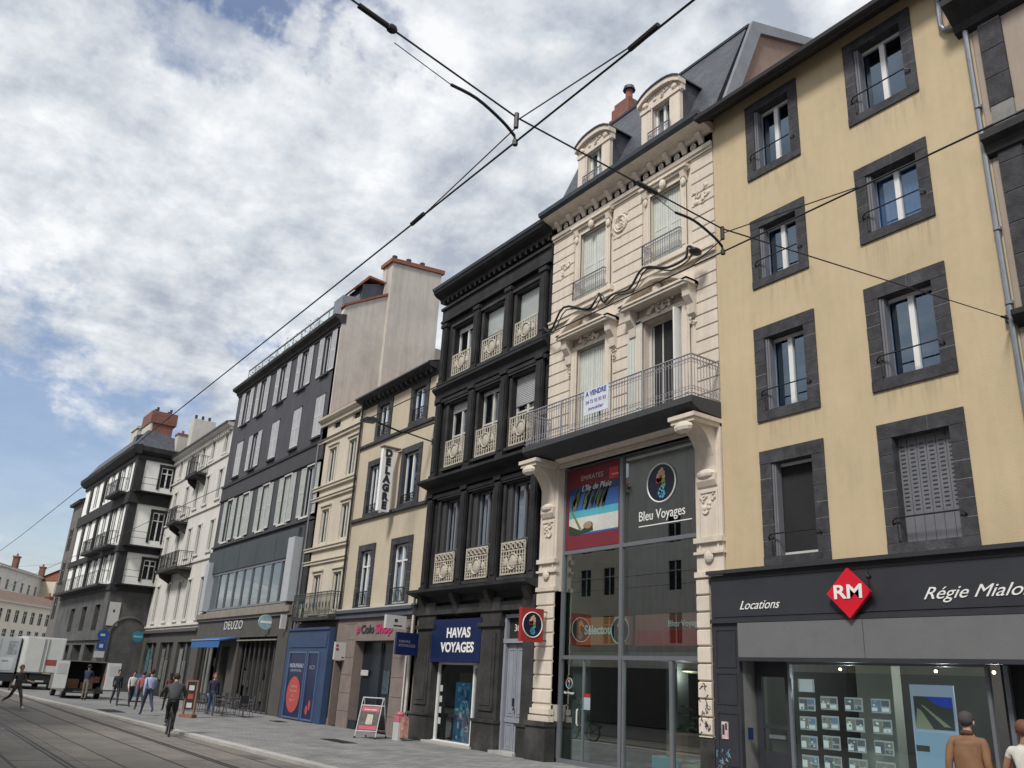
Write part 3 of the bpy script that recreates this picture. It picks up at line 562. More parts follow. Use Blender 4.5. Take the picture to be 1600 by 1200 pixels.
def ornate():
    T=thing('ornate_building','ornate cream stone building with pediments, slate mansard and two storey glass shopfront','building',(-16.5,15,0))
    holes=[(-18.45,-17.25,13.12,15.38),(-15.35,-14.16,13.12,15.28),(-18.48,-17.2,8.5,11.45),(-15.66,-14.17,8.5,11.45)]
    m=wall(-19.9,-13.0,8.0,16.4,holes+[(-19.0,-13.85,7.9,8.01)],t=.32,Y=15.03)
    # rusticated courses
    z=8.5; sm=[(-19.9,-13.0)]
    zones=[(-18.85,-16.9,8.4,12.55),(-16.05,-13.75,8.4,12.55),(-18.8,-16.95,12.95,15.9),(-15.7,-13.8,12.95,15.9)]
    while z<15.75:
        z1=min(z+.325,15.8); segs=[(-19.88,-13.02)]
        for a,b,c,d in zones:
            if z1>c and z<d:
                ns=[]
                for p,q in segs:
                    if b<=p or a>=q: ns.append((p,q)); continue
                    if a>p: ns.append((p,a))
                    if b<q: ns.append((b,q))
                segs=ns
        for p,q in segs:
            if q-p>.12: m.ex([(15.03,z+.0),(15.005,z+.0),(14.99,z+.014),(14.99,z1-.008),(15.005,z1+.006),(15.03,z1+.006)],'x',p,q)
        z+=.358
    m.build('wall',CRE,T)
    body(T,-19.9,-13.0,16.6,y0=15.05,mat=CRE)
    # window trims: 3rd floor
    m=MB()
    for (a,b,c,d) in holes[:2]:
        for p,q in ((a-.2,a),(b,b+.2)): m.pr(p,q,c-.05,d,.055,-.03); m.pr(p+.04,q-.04,c+.1,d-.1,.075,-.03)
        m.pr(a-.2,b+.2,d,d+.18,.06,-.03); m.pr(a-.28,b+.28,d+.18,d+.26,.14,-.03); m.pr(a-.33,b+.33,d+.26,d+.34,.2,-.03)
        m.pr(a-.35,b+.35,c-.2,c-.05,.16,-.03); m.pr(a-.3,b+.3,c-.32,c-.2,.1,-.03)
        for p in (a-.22,b+.06): m.ex([(15,d-.1),(14.88,d),(14.84,d+.18),(15,d+.18)],'x',p,p+.16); m.ell((p+.08,14.9,d-.15),(.09,.05,.13))
        m.ell(((a+b)/2,14.86,d+.12),(.12,.08,.15))
    carve(m,-16.9,-16.35,14.6,15.35,14.98,16,1,.1); m.ring((-16.62,14.97,15.0),.26,.04,'y',16,5); m.ring((-16.62,14.97,15.0),.14,.03,'y',12,5)
    carve(m,-19.6,-19.0,14.2,14.7,14.98,12,2,.08); carve(m,-13.7,-13.2,14.2,14.7,14.98,12,3,.08)
    carve(m,-17.1,-16.7,14.5,14.9,14.98,5,8,.06); m.build('window_surround',CRE,T)
    # 2nd floor pedimented french windows
    for k,(a,b,c,d) in enumerate(holes[2:]):
        m=MB(); cx=(a+b)/2; hw=(b-a)/2+.45
        for p,q in ((a-.25,a),(b,b+.25)): m.pr(p,q,c,d+.05,.06,-.03); m.pr(p+.05,q-.05,c+.5,d-.25,.08,-.03)
        m.pr(a-.25,b+.25,d,d+.12,.07,-.03)
        for p in (cx-hw-.02,cx+hw-.22):
            m.ex([(15,d-.45),(14.9,d-.35),(14.87,d-.1),(14.72,d+.1),(14.68,d+.38),(15,d+.38)],'x',p,p+.24); m.ell((p+.12,14.8,d+.2),(.11,.1,.12)); carve(m,p,p+.24,d-.75,d-.4,14.97,5,k,.06)
        m.pr(cx-hw-.06,cx+hw+.06,d+.38,d+.46,.42,-.03); m.pr(cx-hw-.1,cx+hw+.1,d+.46,d+.52,.46,-.03)
        P=[]; n=14
        for i in range(n+1):
            u=-1+2*i/n; P.append((cx+u*(hw+.1),d+.52+.50*(1-abs(u)**1.6)))
        Q=[(x,z-.14) for x,z in reversed(P)]
        for i in range(n): m.ex([P[i],P[i+1],(P[i+1][0],P[i+1][1]-.13),(P[i][0],P[i][1]-.13)],'y',14.54,15)
        for i in range(n): m.ex([(P[i][0],d+.5),(P[i+1][0],d+.5),(P[i+1][0],P[i+1][1]-.12),(P[i][0],P[i][1]-.12)],'y',14.86,15)
        carve(m,cx-.6,cx+.6,d+.55,d+.85,14.84,26,k+5,.09); carve(m,cx-.45,cx+.45,d+.14,d+.36,14.9,22,k+9,.08)
        m.ell((cx,14.78,d+.7),(.16,.12,.2)); m.build('pediment',CRE,T)
    m=MB(); m.pr(-19.9,-13.0,12.62,12.74,.09,-.03); m.pr(-19.9,-13.0,12.74,12.8,.13,-.03); m.build('string_course',CRE,T)
    # windows
    for i,(a,b,c,d) in enumerate(holes):
        if i==3: continue
        w_=window(T,a,b,c,d,.22,frame=OFFW,glass=GL,mull=1)
        louver(w_,a+.02,(a+b)/2-.01,c+.02,d-.03,15.1,SHUT,vert=True); louver(w_,(a+b)/2+.01,b-.02,c+.02,d-.03,15.1,SHUT,vert=True)
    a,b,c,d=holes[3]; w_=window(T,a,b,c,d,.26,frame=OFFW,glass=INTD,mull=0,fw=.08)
    w_['label']='open french window with its right leaf swung out'
    s=MB(); s.box(b-.14,b-.09,14.75,15.22,c+.05,d-.05); s.build('open_sash',WHT,w_); s=MB(); s.box(b-.36,b-.30,15.02,15.06,c+.05,d-.1); s.box(b-.14,b-.08,15.02,15.06,c+.05,d-.1); s.box(b-.30,b-.14,15.02,15.05,d-.18,d-.1); s.box(b-.3,b-.14,15.02,15.05,c+1.3,c+1.35); s.build('sash_frame',WHT,w_)
    s=MB(); s.box(b-.3,b-.14,15.03,15.04,c+.1,d-.15); s.build('glass',GLB,w_)
    s=MB(); s.box(a+.1,a+.15,15.27,15.33,c,d-.1); s.box(a+.45,a+.5,15.27,15.33,c,d-.1); s.box(a+.15,a+.45,15.28,15.32,c+1.6,c+1.64); s.build('glazing_bar',OFFW,w_)
    louver(T,-16.22,-15.69,8.55,11.5,14.93,SHUT,vert=True)
    for a,b in ((-18.62,-17.2),(-15.55,-14.13)): railing(T,a,b,13.12,.62,14.84,GIR,step=.09,ornate=True,sides=.13)
    # balcony
    m=MB(); m.ex([(15.0,8.10),(14.3,8.14),(14.08,8.22),(13.98,8.30),(13.98,8.46),(15.0,8.50)],'x',-19.7,-13.0); b_=m.build('balcony',M('dark_balcony_stone',(.05,.052,.058),.8,.15,2),T)
    m=MB(); railing(b_,-19.65,-13.02,8.47,1.04,14.02,GIR,step=.105,ornate=True,sides=.95,mb=m)
    for x in (-17.95,-16.3,-14.65): m.box(x-.02,x+.02,14.0,14.04,8.47,9.5)
    m.build('railing',GIR,b_)
    m=MB(); m.box(-16.85,-15.86,13.93,13.95,8.78,9.48); o=m.build('for_sale_banner',M('white_banner',(.60,.63,.68),.6,.1,5),None,origin=(-16.3,13.95,8.8)); tag(o,'white banner with blue lettering hung on the cream balcony railing','banner')
    BL=M('blue_letters',(.05,.07,.35),.5)
    text('A VENDRE',-16.36,9.36,.2,BL,o,13.925,wid=.84,ext=.002,bold=.006); text('04 73 93 93 93',-16.36,9.12,.14,BL,o,13.925,wid=.8,ext=.002); text('immobilier',-16.36,8.93,.13,BL,o,13.925,wid=.6,ext=.002)
    # entablature over shop glass, consoles, pilasters
    m=MB(); m.pr(-19.1,-13.8,8.0,8.14,.02,.3); m.pr(-19.1,-13.8,7.9,8.0,.10,.3); m.ex([(15.0,8.14),(14.95,8.0),(14.7,8.13),(14.6,8.14)],'x',-19.1,-13.8); m.build('entablature',CRE,T)
    for a,b in ((-19.93,-19.13),(-13.82,-13.02)):
        m=MB(); c0,c1=a+.14,b-.14
        arc=[(15.0,6.6)]
        for i in range(9): t=i/8*math.pi/2; arc.append((14.93-.78*(1-math.cos(t)),6.75+1.15*math.sin(t)))
        arc+=[(14.10,8.08),(15.0,8.08)]
        m.ex(arc,'x',c0,c1); m.ex([(15.0,6.45),(14.9,6.5),(14.84,6.62),(14.84,6.75),(15,6.85)],'x',c0-.03,c1+.03)
        m.pr(a-.02,b+.02,7.98,8.08,.95,0); m.pr(a+.03,b-.03,7.88,7.98,.9,0)
        m.ell(((c0+c1)/2,14.14,7.78),((c1-c0)/2+.03,.13,.15)); m.ell(((c0+c1)/2,14.86,6.78),((c1-c0)/2+.03,.1,.12))
        lo=1.0 if a<-19 else 4.38
        m.pr(a,b,lo,7.9,.06,.2)
        m.pr(a+.10,a+.15,4.95,6.4,.09,0); m.pr(b-.15,b-.10,4.95,6.4,.09,0); m.pr(a+.15,b-.15,6.35,6.4,.09,0); m.pr(a+.15,b-.15,4.95,5.0,.09,0)
        carve(m,a+.2,b-.2,5.9,6.35,14.93,8,int(-a),.09)
        m.pr(a-.03,b+.03,5.18,5.3,.14,0)
        m.pr(a-.04,b+.04,5.22-.3,5.28-.3,.13,0); m.ell(((a+b)/2,14.9,4.86),(.14,.06,.14)); m.pr(a-.03,b+.03,4.40,4.52,.13,0)
        z=4.36; lo2=1.42 if a<-19 else 1.0
        bb=b if a<-19 else b-.42
        while z>lo2: z0=max(z-.355,lo2-.0); m.ex([(15,z0+.012),(14.94,z0+.012),(14.90,z0+.035),(14.90,z-.02),(14.94,z),(15,z)],'x',a,bb); z-=.37
        if a<-19: m.pr(a-.03,b+.03,1.16,1.30,.16,0); m.pr(a-.05,b+.05,.98,1.12,.19,0); m.pr(a,b,1.1,1.4,.1,0)
        m.pr(a,bb,lo2,4.4,.03,.2)
        m.build('pilaster',CRE,T)
    m=MB(); m.pr(-20.0,-19.12,0,.98,.25,.1); m.pr(-20.03,-19.1,.86,.98,.3,.1); m.build('plinth',BLK2,T); m=MB(); m.pr(-13.82,-13.4,0,1.0,.08,.2); m.build('plinth',BLK2,T)
    m=MB(); rnd=random.Random(9)
    for i in range(30):
        x,z=-13.78+rnd.random()*.3,1.1+rnd.random()*1.0; m.tube([(x,14.893,z),(x+rnd.uniform(-.04,.05),14.893,z+rnd.uniform(-.06,.06)),(x+rnd.uniform(-.05,.06),14.893,z+rnd.uniform(-.07,.07))],.009,4)
    m.build('graffiti',TXD,T)
    # shop glazing
    y=15.22; m=MB()
    for x in (-19.1,-16.68,-13.95): m.box(x-.055,x+.055,y-.06,y+.05,.1,7.94)
    for z in (5.46,2.64): m.box(-19.1,-13.95,y-.05,y+.05,z-.05,z+.05)
    m.box(-19.1,-13.95,y-.05,y+.05,7.86,7.94); m.box(-19.1,-13.9,y-.08,y+.05,0.0,.1); m.box(-14.98,-14.88,y-.05,y+.05,.1,2.6)
    m.box(-18.15,-18.1,y-.03,y+.03,.1,2.6); m.box(-16.6,-16.55,y-.05,y+.04,.1,2.6); sf=m.build('shop_window_frame',ALU,T)
    for i,(a,b,c,d) in enumerate(((-19.05,-16.73,5.5,7.87),(-16.63,-14.0,5.5,7.87),(-19.05,-16.73,2.69,5.41),(-16.63,-14.0,2.69,5.41),(-16.63,-14.98,.1,2.59),(-14.88,-14.0,.1,2.59),(-19.05,-18.15,.1,2.59),(-18.1,-16.73,.1,2.59))):
        g=MB(); g.box(a,b,y,y+.01,c,d); g.build('glass',CLR3,sf)
    d=MB(); d.tube([(-18.28,y-.06,.95),(-18.28,y-.09,1.0),(-18.28,y-.09,1.3),(-18.28,y-.06,1.35)],.022,6); d.build('door_handle',OFFW,sf)
    m=MB(); m.box(-18.1,-17.85,y-.012,y-.005,1.35,1.65,0); m.box(-18.1,-17.85,y-.013,y-.004,1.66,1.74,1); m.build('opening_hours_notice',[M('pale_notice',(.35,.42,.45),.5),DRED],sf)
    m=MB(); seahorse(m,(-18.72,y-.01,1.98),.13,'y'); m.build('door_emblem',SEAH,sf); text('Bleu Voyages',-18.72,1.74,.09,TXT,sf,y-.01,wid=.42,ext=.002)
    # interior: floors, walls, mezzanine slab
    m=MB(); xa,xb,yb=-19.12,-13.86,20.5
    m.box(xa,xb,y+.08,yb,5.35,5.5,1); m.box(xa,xb,y+.35,yb,2.62,2.8,1); m.face([(xa,y,.02),(xb,y,.02),(xb,yb,.02),(xa,yb,.02)],0)
    m.face([(xa,yb,0),(xb,yb,0),(xb,yb,8),(xa,yb,8)],1); m.face([(xa,y,0),(xa,yb,0),(xa,yb,8),(xa,y,8)],1); m.face([(xb,y,0),(xb,yb,0),(xb,yb,8),(xb,y,8)],1); m.face([(xa,y,7.98),(xb,y,7.98),(xb,yb,7.98),(xa,yb,7.98)],1)
    m.box(-16.5,-16.1,16.6,17.0,0,2.6,2); m.box(-14.6,-13.9,16.1,16.2,0,2.5,3); m.box(-18.9,-18.2,y+.25,y+.3,.1,2.6,2); m.box(-17.4,-16.9,18,18.1,.5,2.4,1)
    m.build('shop_interior',[INTD,M('teal_grey_interior',(.05,.065,.065),.8,.2,1),M('grey_column',(.12,.125,.13),.8),M('pale_green_panel',(.20,.25,.22),.7)],T)
    m=MB(); m.box(-15.9,-15.2,16.0,16.7,.0,.95,0); m.box(-16.3,-14.9,15.9,16.5,.35,.42,1); m.box(-16.25,-15.4,15.85,15.9,0,.4,2); m.box(-15.3,-14.7,15.9,15.95,0,.38,3); m.build('desk',[WOOD,M('desk_white',(.3,.32,.3),.5),M('turquoise_board',(.03,.28,.36),.5),M('sand_board',(.3,.25,.14),.5)],T)
    m=MB(); m.ell((-15.9,17.2,2.42),(.5,.5,.05)); m.cyl((-15.9,17.2,2.4),(-15.9,17.2,2.62),.02,6); m.build('pendant_lamp',M('lamp_cream',(.55,.5,.38),.5),T); lamp((-15.9,16.6,2.3),14,T)
    rnd=random.Random(4); m=MB()
    for i in range(40):
        x,yy,z=-14.75+rnd.uniform(-.25,.25),15.8+rnd.uniform(-.2,.2),1.0+rnd.random()*.6; a=rnd.uniform(0,6.28); v=Vector((math.cos(a),math.sin(a),rnd.uniform(-.2,.6)))*.12; m.face([(x,yy,z),(x+v.x+.02,yy+v.y,z+v.z+.03),(x+v.x*1.6,yy+v.y*1.6,z+v.z*1.3),(x+v.x-.02,yy+v.y,z+v.z-.03)])
    m.build('potted_plant',LEAF,T)
    # posters on and behind the glass
    m=MB(); X0,X1,Z0,Z1=-19.02,-16.76,5.53,7.84; yy=y-.02; m.box(X0,X1,yy,yy+.012,Z0,Z1,0)
    def q(a,b,c,d,mm,dy): m.box(X0+(X1-X0)*a,X0+(X1-X0)*b,yy-dy,yy-dy+.002,Z0+(Z1-Z0)*c,Z0+(Z1-Z0)*d,mm)
    q(.05,.97,.17,.76,1,.004)
    for i in range(6): q(.05,.97,.50+.043*i,.545+.043*i,1+(i>3),.0045)
    q(.05,.97,.38,.47,3,.005); q(.05,.97,.19,.38,4,.005); q(.80,.96,.78,.92,5,.005); 
    def pt(a,b,d=.008): return (X0+(X1-X0)*a,yy-d,Z0+(Z1-Z0)*b)
    rnd=random.Random(6)
    for i in range(26):
        a=rnd.uniform(.2,.97); m.face([pt(a,.76),pt(a+.012,.76),pt(a-.10-rnd.random()*.05,.42+rnd.random()*.2),pt(a-.115,.46)],6+i%2)
    m.face([pt(.05,.52,.009),pt(.09,.50,.009),pt(.30,.24,.009),pt(.26,.22,.009)],6); m.face([pt(.05,.30,.010),pt(.28,.22,.010),pt(.5,.30,.010),pt(.52,.20,.010),pt(.2,.17,.010),pt(.05,.18,.010)],7)
    m.ell((X0+(X1-X0)*.42,yy-.004,Z0+.27*(Z1-Z0)),(.22,.01,.12),8)
    o=m.build('advert_poster',[MAR,M('print_sea_blue',(.03,.12,.38),.5,.1),M('print_sky_dark',(.02,.05,.18),.5),M('print_turquoise',(.08,.38,.48),.5),M('print_sand',(.55,.56,.52),.5),RED,M('print_palm',(.16,.20,.05),.5),M('print_palm_dark',(.03,.04,.02),.5),M('print_hut',(.3,.22,.14),.5)],sf)
    text('EMIRATES',-17.95,7.52,.2,M('poster_letters',(.62,.45,.45),.5),o,yy-.01,wid=.95,ext=.002,shear=.1); text("L'île de Pluie",-17.75,7.22,.24,TXT,o,yy-.012,wid=1.25,ext=.002,shear=.3); text('Emirates',-16.96,7.45,.07,TXT,o,yy-.012,wid=.26,ext=.002)
    m=MB(); seahorse(m,(-15.22,y-.02,6.92),.50,'y'); m.build('round_emblem',SEAH,sf)
    text('Bleu Voyages',-15.23,6.12,.36,TXT,sf,y-.015,wid=1.62,ext=.003,tilt=.0); m=MB(); m.box(-16.05,-14.2,y-.015,y-.01,5.86,5.885); m.build('lettering_underline',TXT,sf)
    m=MB(); m.box(-19.2,-16.9,15.75,15.8,3.0,3.72,0); m.box(-16.9,-14.1,15.9,15.95,2.98,3.75,1); m.box(-16.9,-14.1,15.88,15.9,2.98,3.35,2); o=m.build('hanging_banner',[ORG,M('dusty_red',(.28,.085,.075),.5),DRED],T)
    text('Sélectour',-18.15,3.38,.34,TXT,o,15.74,wid=1.25,ext=.002,bold=.01); text('Bleu Voyages',-15.1,3.5,.22,TXT,o,15.87,wid=1.15,ext=.002)
    m=MB(); seahorse(m,(-17.3,15.73,3.36),.34,'y'); m.build('banner_emblem',SEAH,o)
    # cornice
    m=MB(); m.pr(-19.9,-13.0,15.80,15.92,.10,-.03); m.pr(-19.9,-13.0,15.72,15.80,.05,-.03); m.pr(-19.9,-13.0,15.92,16.22,.03,-.03)
    m.ex([(15,16.2),(14.9,16.22),(14.85,16.3),(14.6,16.36),(14.5,16.42),(14.48,16.5),(15,16.56)],'x',-19.95,-12.98)
    n=11
    for i in range(n):
        x=-19.55+i*(6.2/(n-1)); m.ex([(15,15.99),(14.93,16.0),(14.89,16.1),(14.76,16.22),(14.75,16.3),(15,16.3)],'x',x-.08,x+.08)
        if i<n-1: xm=x+.31; m.ring((xm,14.96,16.07),.085,.028,'y',12,5); m.ell((xm,14.96,16.07),(.04,.03,.04))
    m.build('cornice',CRE,T)
    m=MB(); m.ex([(14.5,16.44),(14.36,16.5),(14.34,16.62),(14.50,16.62),(15.0,16.72),(15,16.52)],'x',-19.98,-12.95); m.build('gutter',ZIND,T)
    # mansard roof
    m=MB(); m.face([(-19.98,14.9,16.6),(-13,14.9,16.6),(-13,16.66,20.7),(-19.98,16.66,20.7)]); m.face([(-19.98,16.66,20.7),(-13,16.66,20.7),(-13,20.5,22.0),(-19.98,20.5,22.0)]); m.face([(-19.98,14.9,16.6),(-19.98,16.66,20.7),(-19.98,20.5,22.0),(-19.98,26,16.6)]); m.build('roof',SLATE,T)
    m=MB(); m.tube([(-19.98,16.66,20.72),(-12.9,16.66,20.72)],.07,6); m.build('roof_ridge',ZIND,T)
    m=MB(); m.ex([(15.1,16.6),(16.74,20.6),(20.5,21.85),(20.5,16.6)],'x',-13.0,-12.86); m.build('gable_wall',BRN,T)
    m=MB(); m.ex([(14.98,16.62),(16.64,20.76),(20.5,22.08),(20.5,21.78),(16.98,20.5),(15.4,16.62)],'x',-12.86,-12.74); m.build('gable_flashing',ZINC,T)
    for a,b in ((-18.7,-17.05),(-15.72,-14.05)):
        cx=(a+b)/2; m=MB(); o0=(cx-.36,cx+.36,17.15,18.35)
        m=wall(a+.1,b-.1,16.75,18.75,[o0],Y=14.98,t=.3,mb=m)
        P=[]
        for i in range(9): u=-1+2*i/8; P.append((cx+u*(b-a)/2*1.03,18.66+.26*(1-abs(u)**2.6)))
        for i in range(8): m.ex([P[i],P[i+1],(P[i+1][0],P[i+1][1]-.16),(P[i][0],P[i][1]-.16)],'y',14.80,15.1); m.ex([(P[i][0]*.98+cx*.02,18.3),(P[i+1][0]*.98+cx*.02,18.3),(P[i+1][0]*.98+cx*.02,P[i+1][1]-.14),(P[i][0]*.98+cx*.02,P[i][1]-.14)],'y',14.93,15.1)
        for p,q_ in ((a+.05,a+.42),(b-.42,b-.05)): m.box(p,q_,14.92,15.05,16.75,18.42); m.box(p-.03,q_+.03,14.88,15.05,18.25,18.36); m.box(p-.08,q_+.08,14.88,15.05,16.75,16.98); m.ell(((p+q_)/2,14.9,18.5),(.12,.06,.1))
        m.box(cx-.43,cx-.36,14.94,15,17.1,18.35); m.box(cx+.36,cx+.43,14.94,15,17.1,18.35); m.box(cx-.43,cx+.43,14.94,15,18.35,18.45); carve(m,cx-.3,cx+.3,18.45,18.8,14.92,8,3,.07)
        d=m.build('dormer',CRE,T)
        s=MB()
        for x in (a+.08,b-.12):
            s=MB(); s.ex([(15.03,16.8),(15.03,18.66),(16.3,18.8),(15.8,18.0)],'x',x,x+.04); s.build('dormer_cheek',SLATE,d)
        s=MB(); 
        for i in range(8): (x0,z0),(x1,z1)=P[i],P[i+1]; s.ex([(x0,z0),(x1,z1),(x1,z1+.05),(x0,z0+.05)],'y',14.76,16.5)
        s.build('dormer_roof',ZIND,d)
        window(d,cx-.36,cx+.36,17.15,18.35,.16,fw=.06,glass=GL)
        s=MB(); railing(d,cx-.45,cx+.45,17.0,.42,14.86,GIR,step=.09,mb=s); s.build('railing',GIR,d)
    m=MB(); m.box(-19.75,-18.85,17.3,18.2,19,22.0,0); m.box(-19.82,-18.78,17.23,18.27,21.4,21.55,0); m.box(-19.68,-18.92,17.37,18.13,22.0,22.25,0); m.cyl((-19.3,17.75,22.2),(-19.3,17.75,22.9),.13,10,1); m.cyl((-19.3,17.75,22.9),(-19.3,17.75,23.05),.24,10,2,.2)
    m.build('chimney',[BRICK,TILE,ZIND],T)
ornate()
# sagging cables fixed along the pediments of the ornate building
m=MB()
P=[(-19.9,14.7,12.2),(-19.75,14.6,12.5),(-19.3,14.56,12.25),(-18.5,14.4,12.72),(-17.5,14.5,12.35),(-17.15,14.5,12.5),(-17.1,14.6,12.75),(-16.9,14.6,12.4),(-16.5,14.6,12.5),(-15.7,14.5,12.35),(-15.05,14.4,12.70),(-14.2,14.45,12.40),(-13.6,14.5,12.45),(-13.5,14.5,12.75),(-13.3,14.6,12.6)]
def smooth(P,k=4):
    P=[Vector(p) for p in P]; out=[]
    for i in range(len(P)-1):
        a,b,c,d=P[max(i-1,0)],P[i],P[i+1],P[min(i+2,len(P)-1)]
        for j in range(k): t=j/k; out.append(.5*((2*b)+(c-a)*t+(2*a-5*b+4*c-d)*t*t+(3*b-a-3*c+d)*t**3))
    return out+[P[-1]]
m.tube(smooth(P),.035,6); m.tube(smooth([(p[0]+.12,p[1]+.02,p[2]-.07-.05*(i%2)) for i,p in enumerate(P)]),.02,5); m.ell((-13.25,14.5,12.5),(.14,.2,.1))
o=m.build('facade_cable',WIRE,None,origin=(-16.5,14.6,12.4)); tag(o,'thick black cable sagging along the pediments of the ornate cream building','cable')
# ---------------------------------------------------------------- black painted building
def black():
    T=thing('black_building','narrow black painted building with pierced cream window panels over the travel agency','building',(-23.4,15,0))
    cols=[(-25.98,-24.68),(-23.95,-22.66),(-21.93,-20.62)]; rows=[(12.6,14.6),(9.1,11.52),(4.98,7.88)]
    holes=[(a,b,c,d) for a,b in cols for c,d in rows]
    wall(-26.9,-19.95,3.9,16.3,holes,Y=15.06,t=.35).build('wall',BLK,T); body(T,-26.9,-19.95,16.3,y0=15.08,mat=GAB)
    for x in (-26.62,-24.32,-22.29,-20.29):
        m=MB()
        for a,b in ((12.4,14.95),(8.75,11.85),(4.75,8.2)):
            m.pr(x-.17,x+.17,a,b,.10,-.0); m.pr(x-.11,x+.11,a+.3,b-.3,.13,0); m.pr(x-.21,x+.21,b-.14,b,.15,0); m.pr(x-.21,x+.21,a,a+.16,.14,0)
        m.build('pilaster',BLK,T)
    m=MB()
    for a,b in cols:
        for c,d in rows:
            for p,q in ((a-.12,a),(b,b+.12)): m.pr(p,q,c,d+.1,.0,.07)
            m.pr(a-.16,b+.16,d+.06,d+.16,.07,.07); m.pr(a-.12,b+.12,d,d+.06,.0,.07); m.pr(a-.14,b+.14,c-.12,c-.02,.09,.07)
    m.build('window_surround',BLK2,T)
    m=MB(); m.pr(-26.93,-19.93,15.05,15.15,.12,-.0); m.pr(-26.93,-19.93,15.15,15.6,.06,0); m.pr(-26.95,-19.93,15.6,15.7,.14,0)
    m.ex([(15,15.98),(14.9,16.0),(14.86,16.12),(14.66,16.2),(14.56,16.28),(14.52,16.40),(15.1,16.48)],'x',-27.1,-19.9)
    for i in range(22): x=-26.8+i*.322; m.pr(x-.05,x+.05,15.85,16.05,.14,0)
    m.build('cornice',BLK,T)
    m=MB(); m.ex([(14.5,16.40),(14.47,16.5),(15.2,16.62),(24,18),(24,16.4)],'x',-27.12,-19.9); m.build('roof',ZIND,T)
    m=MB()
    for zt,pr_ in ((12.28,.22),(8.62,.5),(4.72,.52)):
        m.ex([(15.06,zt-.42),(14.97,zt-.38),(14.95,zt-.2),(15-pr_*.6,zt-.12),(15-pr_,zt-.05),(15-pr_,zt+.04),(15.06,zt+.1)],'x',-26.98 if pr_<.3 else -27.0,-19.93)
        m.pr(-26.9,-19.95,zt-.62,zt-.5,.10,-.05)
    m.build('string_course',BLK,T)
    # windows
    bl={(0,0):.10,(1,0):.47,(2,0):.72,(0,1):.14,(1,1):.06,(2,1):.42}
    for i,(a,b) in enumerate(cols):
        for j,(c,d) in enumerate(rows):
            lo=c+(.9 if j<2 else 1.0)
            if j<2: window(T,a,b,c,d,.28,frame=OFFW if j else WHT,glass=GL,fw=.06,bars=0,tr=.5 if j==1 else None,blind=bl.get((i,j)),bm=M('pale_blind',(.66,.70,.69),.6,.05) if j==0 else SHG)
            else: window(T,a+.25,b,c+1.08,d,.24,frame=M('grey_window_frame',(.18,.18,.20),.5),glass=GL,fw=.05,mull=1)
            if j==2: m=MB(); m.pr(a,a+.25,c+.9,d,-.1,.3,0); m.pr(a,b,c+.9,c+1.08,-.02,.3); m.build('timber_panel',M('dark_grey_timber',(.045,.045,.05),.7),T)
    def panel(c0,h,w,fancy):
        m=MB(); x0,x1=-w/2,w/2; y0,y1=-.015,.015; z0,z1=0,h
        m.box(x0,x0+.05,y0,y1,z0,z1); m.box(x1-.05,x1,y0,y1,z0,z1); m.box(x0,x1,y0,y1,z1-.05,z1); m.box(x0,x1,y0,y1,z0,z0+.05)
        zb=z0+h*(.74 if fancy else .0)
        if fancy:
            m.box(x0,x1,y0,y1,zb-.04,zb)
            for i in range(5): m.ring((x0+.05+(w-.1)*(i+.5)/5,0,(zb+z1)/2-.02),.085,.026,'y',10,4)
            top=zb-.04
        else: top=z1-.05
        n=9
        for i in range(1,n): x=x0+w*i/n; m.box(x-.022,x+.022,y0+.004,y1-.004,z0+.05,top)
        for k in range(3): z=z0+.05+(top-.05)*(k+.5)/3
        for k in range(1,4):
            z=z0+top*k/4
            for i in range(n): m.ring((x0+w*(i+.5)/n,0,z),w/n*.42,.018,'y',8,4)
        m.ell((0,-.01,z0+top*.55),(.17,.04,.2),0,12,6); m.ring((0,-.02,z0+top*.55),.24,.03,'y',14,5)
        for sx in (-1,1): m.ell((sx*.38,-.008,z0+top*.55),(.08,.03,.14),0,8,5)
        return m
    protos={}
    for i,(a,b) in enumerate(cols):
        for j,(c,d) in enumerate(rows):
            h=(.84,.97,1.0)[j]
            w=(b-a)*.99
            if j not in protos:
                m=panel(0,h,w,j==2); me=m.build('balustrade_panel',CAST,None); o=me; protos[j]=me; bpy.data.objects[me.name].parent=T
            else: o=protos[j].copy(); sc.collection.objects.link(o); o.parent=T
            o.location=Vector(((a+b)/2,15.0,c+.02))-ORG_[T.name]
            if j==2: o.location.y-=.05
    # ground floor: piers, sign, shop, entrance door
    m=MB()
    for a,b in ((-26.75,-25.62),(-22.85,-21.72),(-20.55,-19.97)):
        m.pr(a,b,0,3.95,.06,.3); m.pr(a-.04,b+.04,0,.78,.14,.1); m.pr(a-.06,b+.06,.78,.86,.18,.1)
        if b-a>.8: m.pr(a+.18,b-.18,1.1,3.3,.10,0); m.pr(a+.3,b-.3,1.25,3.15,.12,0)
        m.pr(a-.05,b+.05,3.5,3.62,.14,.1); m.pr(a-.02,b+.02,3.95,4.35,.12,0)
    for x in (-26.4,-24.3,-22.29,-20.25): m.ex([(15,3.9),(14.9,3.95),(14.84,4.2),(14.66,4.5),(14.66,4.6),(15,4.6)],'x',x-.12,x+.12)
    m.pr(-26.9,-19.95,3.95,4.1,.10,-.05); m.build('pier',BLK2,T)
    m=MB(); m.pr(-25.72,-22.74,2.44,3.78,.08,.02); o=m.build('shop_sign_panel',NAVY,T)
    text('HAVAS',-24.05,3.33,.42,TXT,o,14.915,wid=1.42,bold=.012,ext=.006); text('VOYAGES',-24.08,2.88,.42,TXT,o,14.915,wid=2.0,bold=.012,ext=.006)
    y=15.25; m=MB(); m.box(-25.6,-22.87,y-.04,y+.04,2.38,2.44)
    for x in (-25.58,-23.42): m.box(x-.035,x+.035,y-.05,y+.04,.08,2.4)
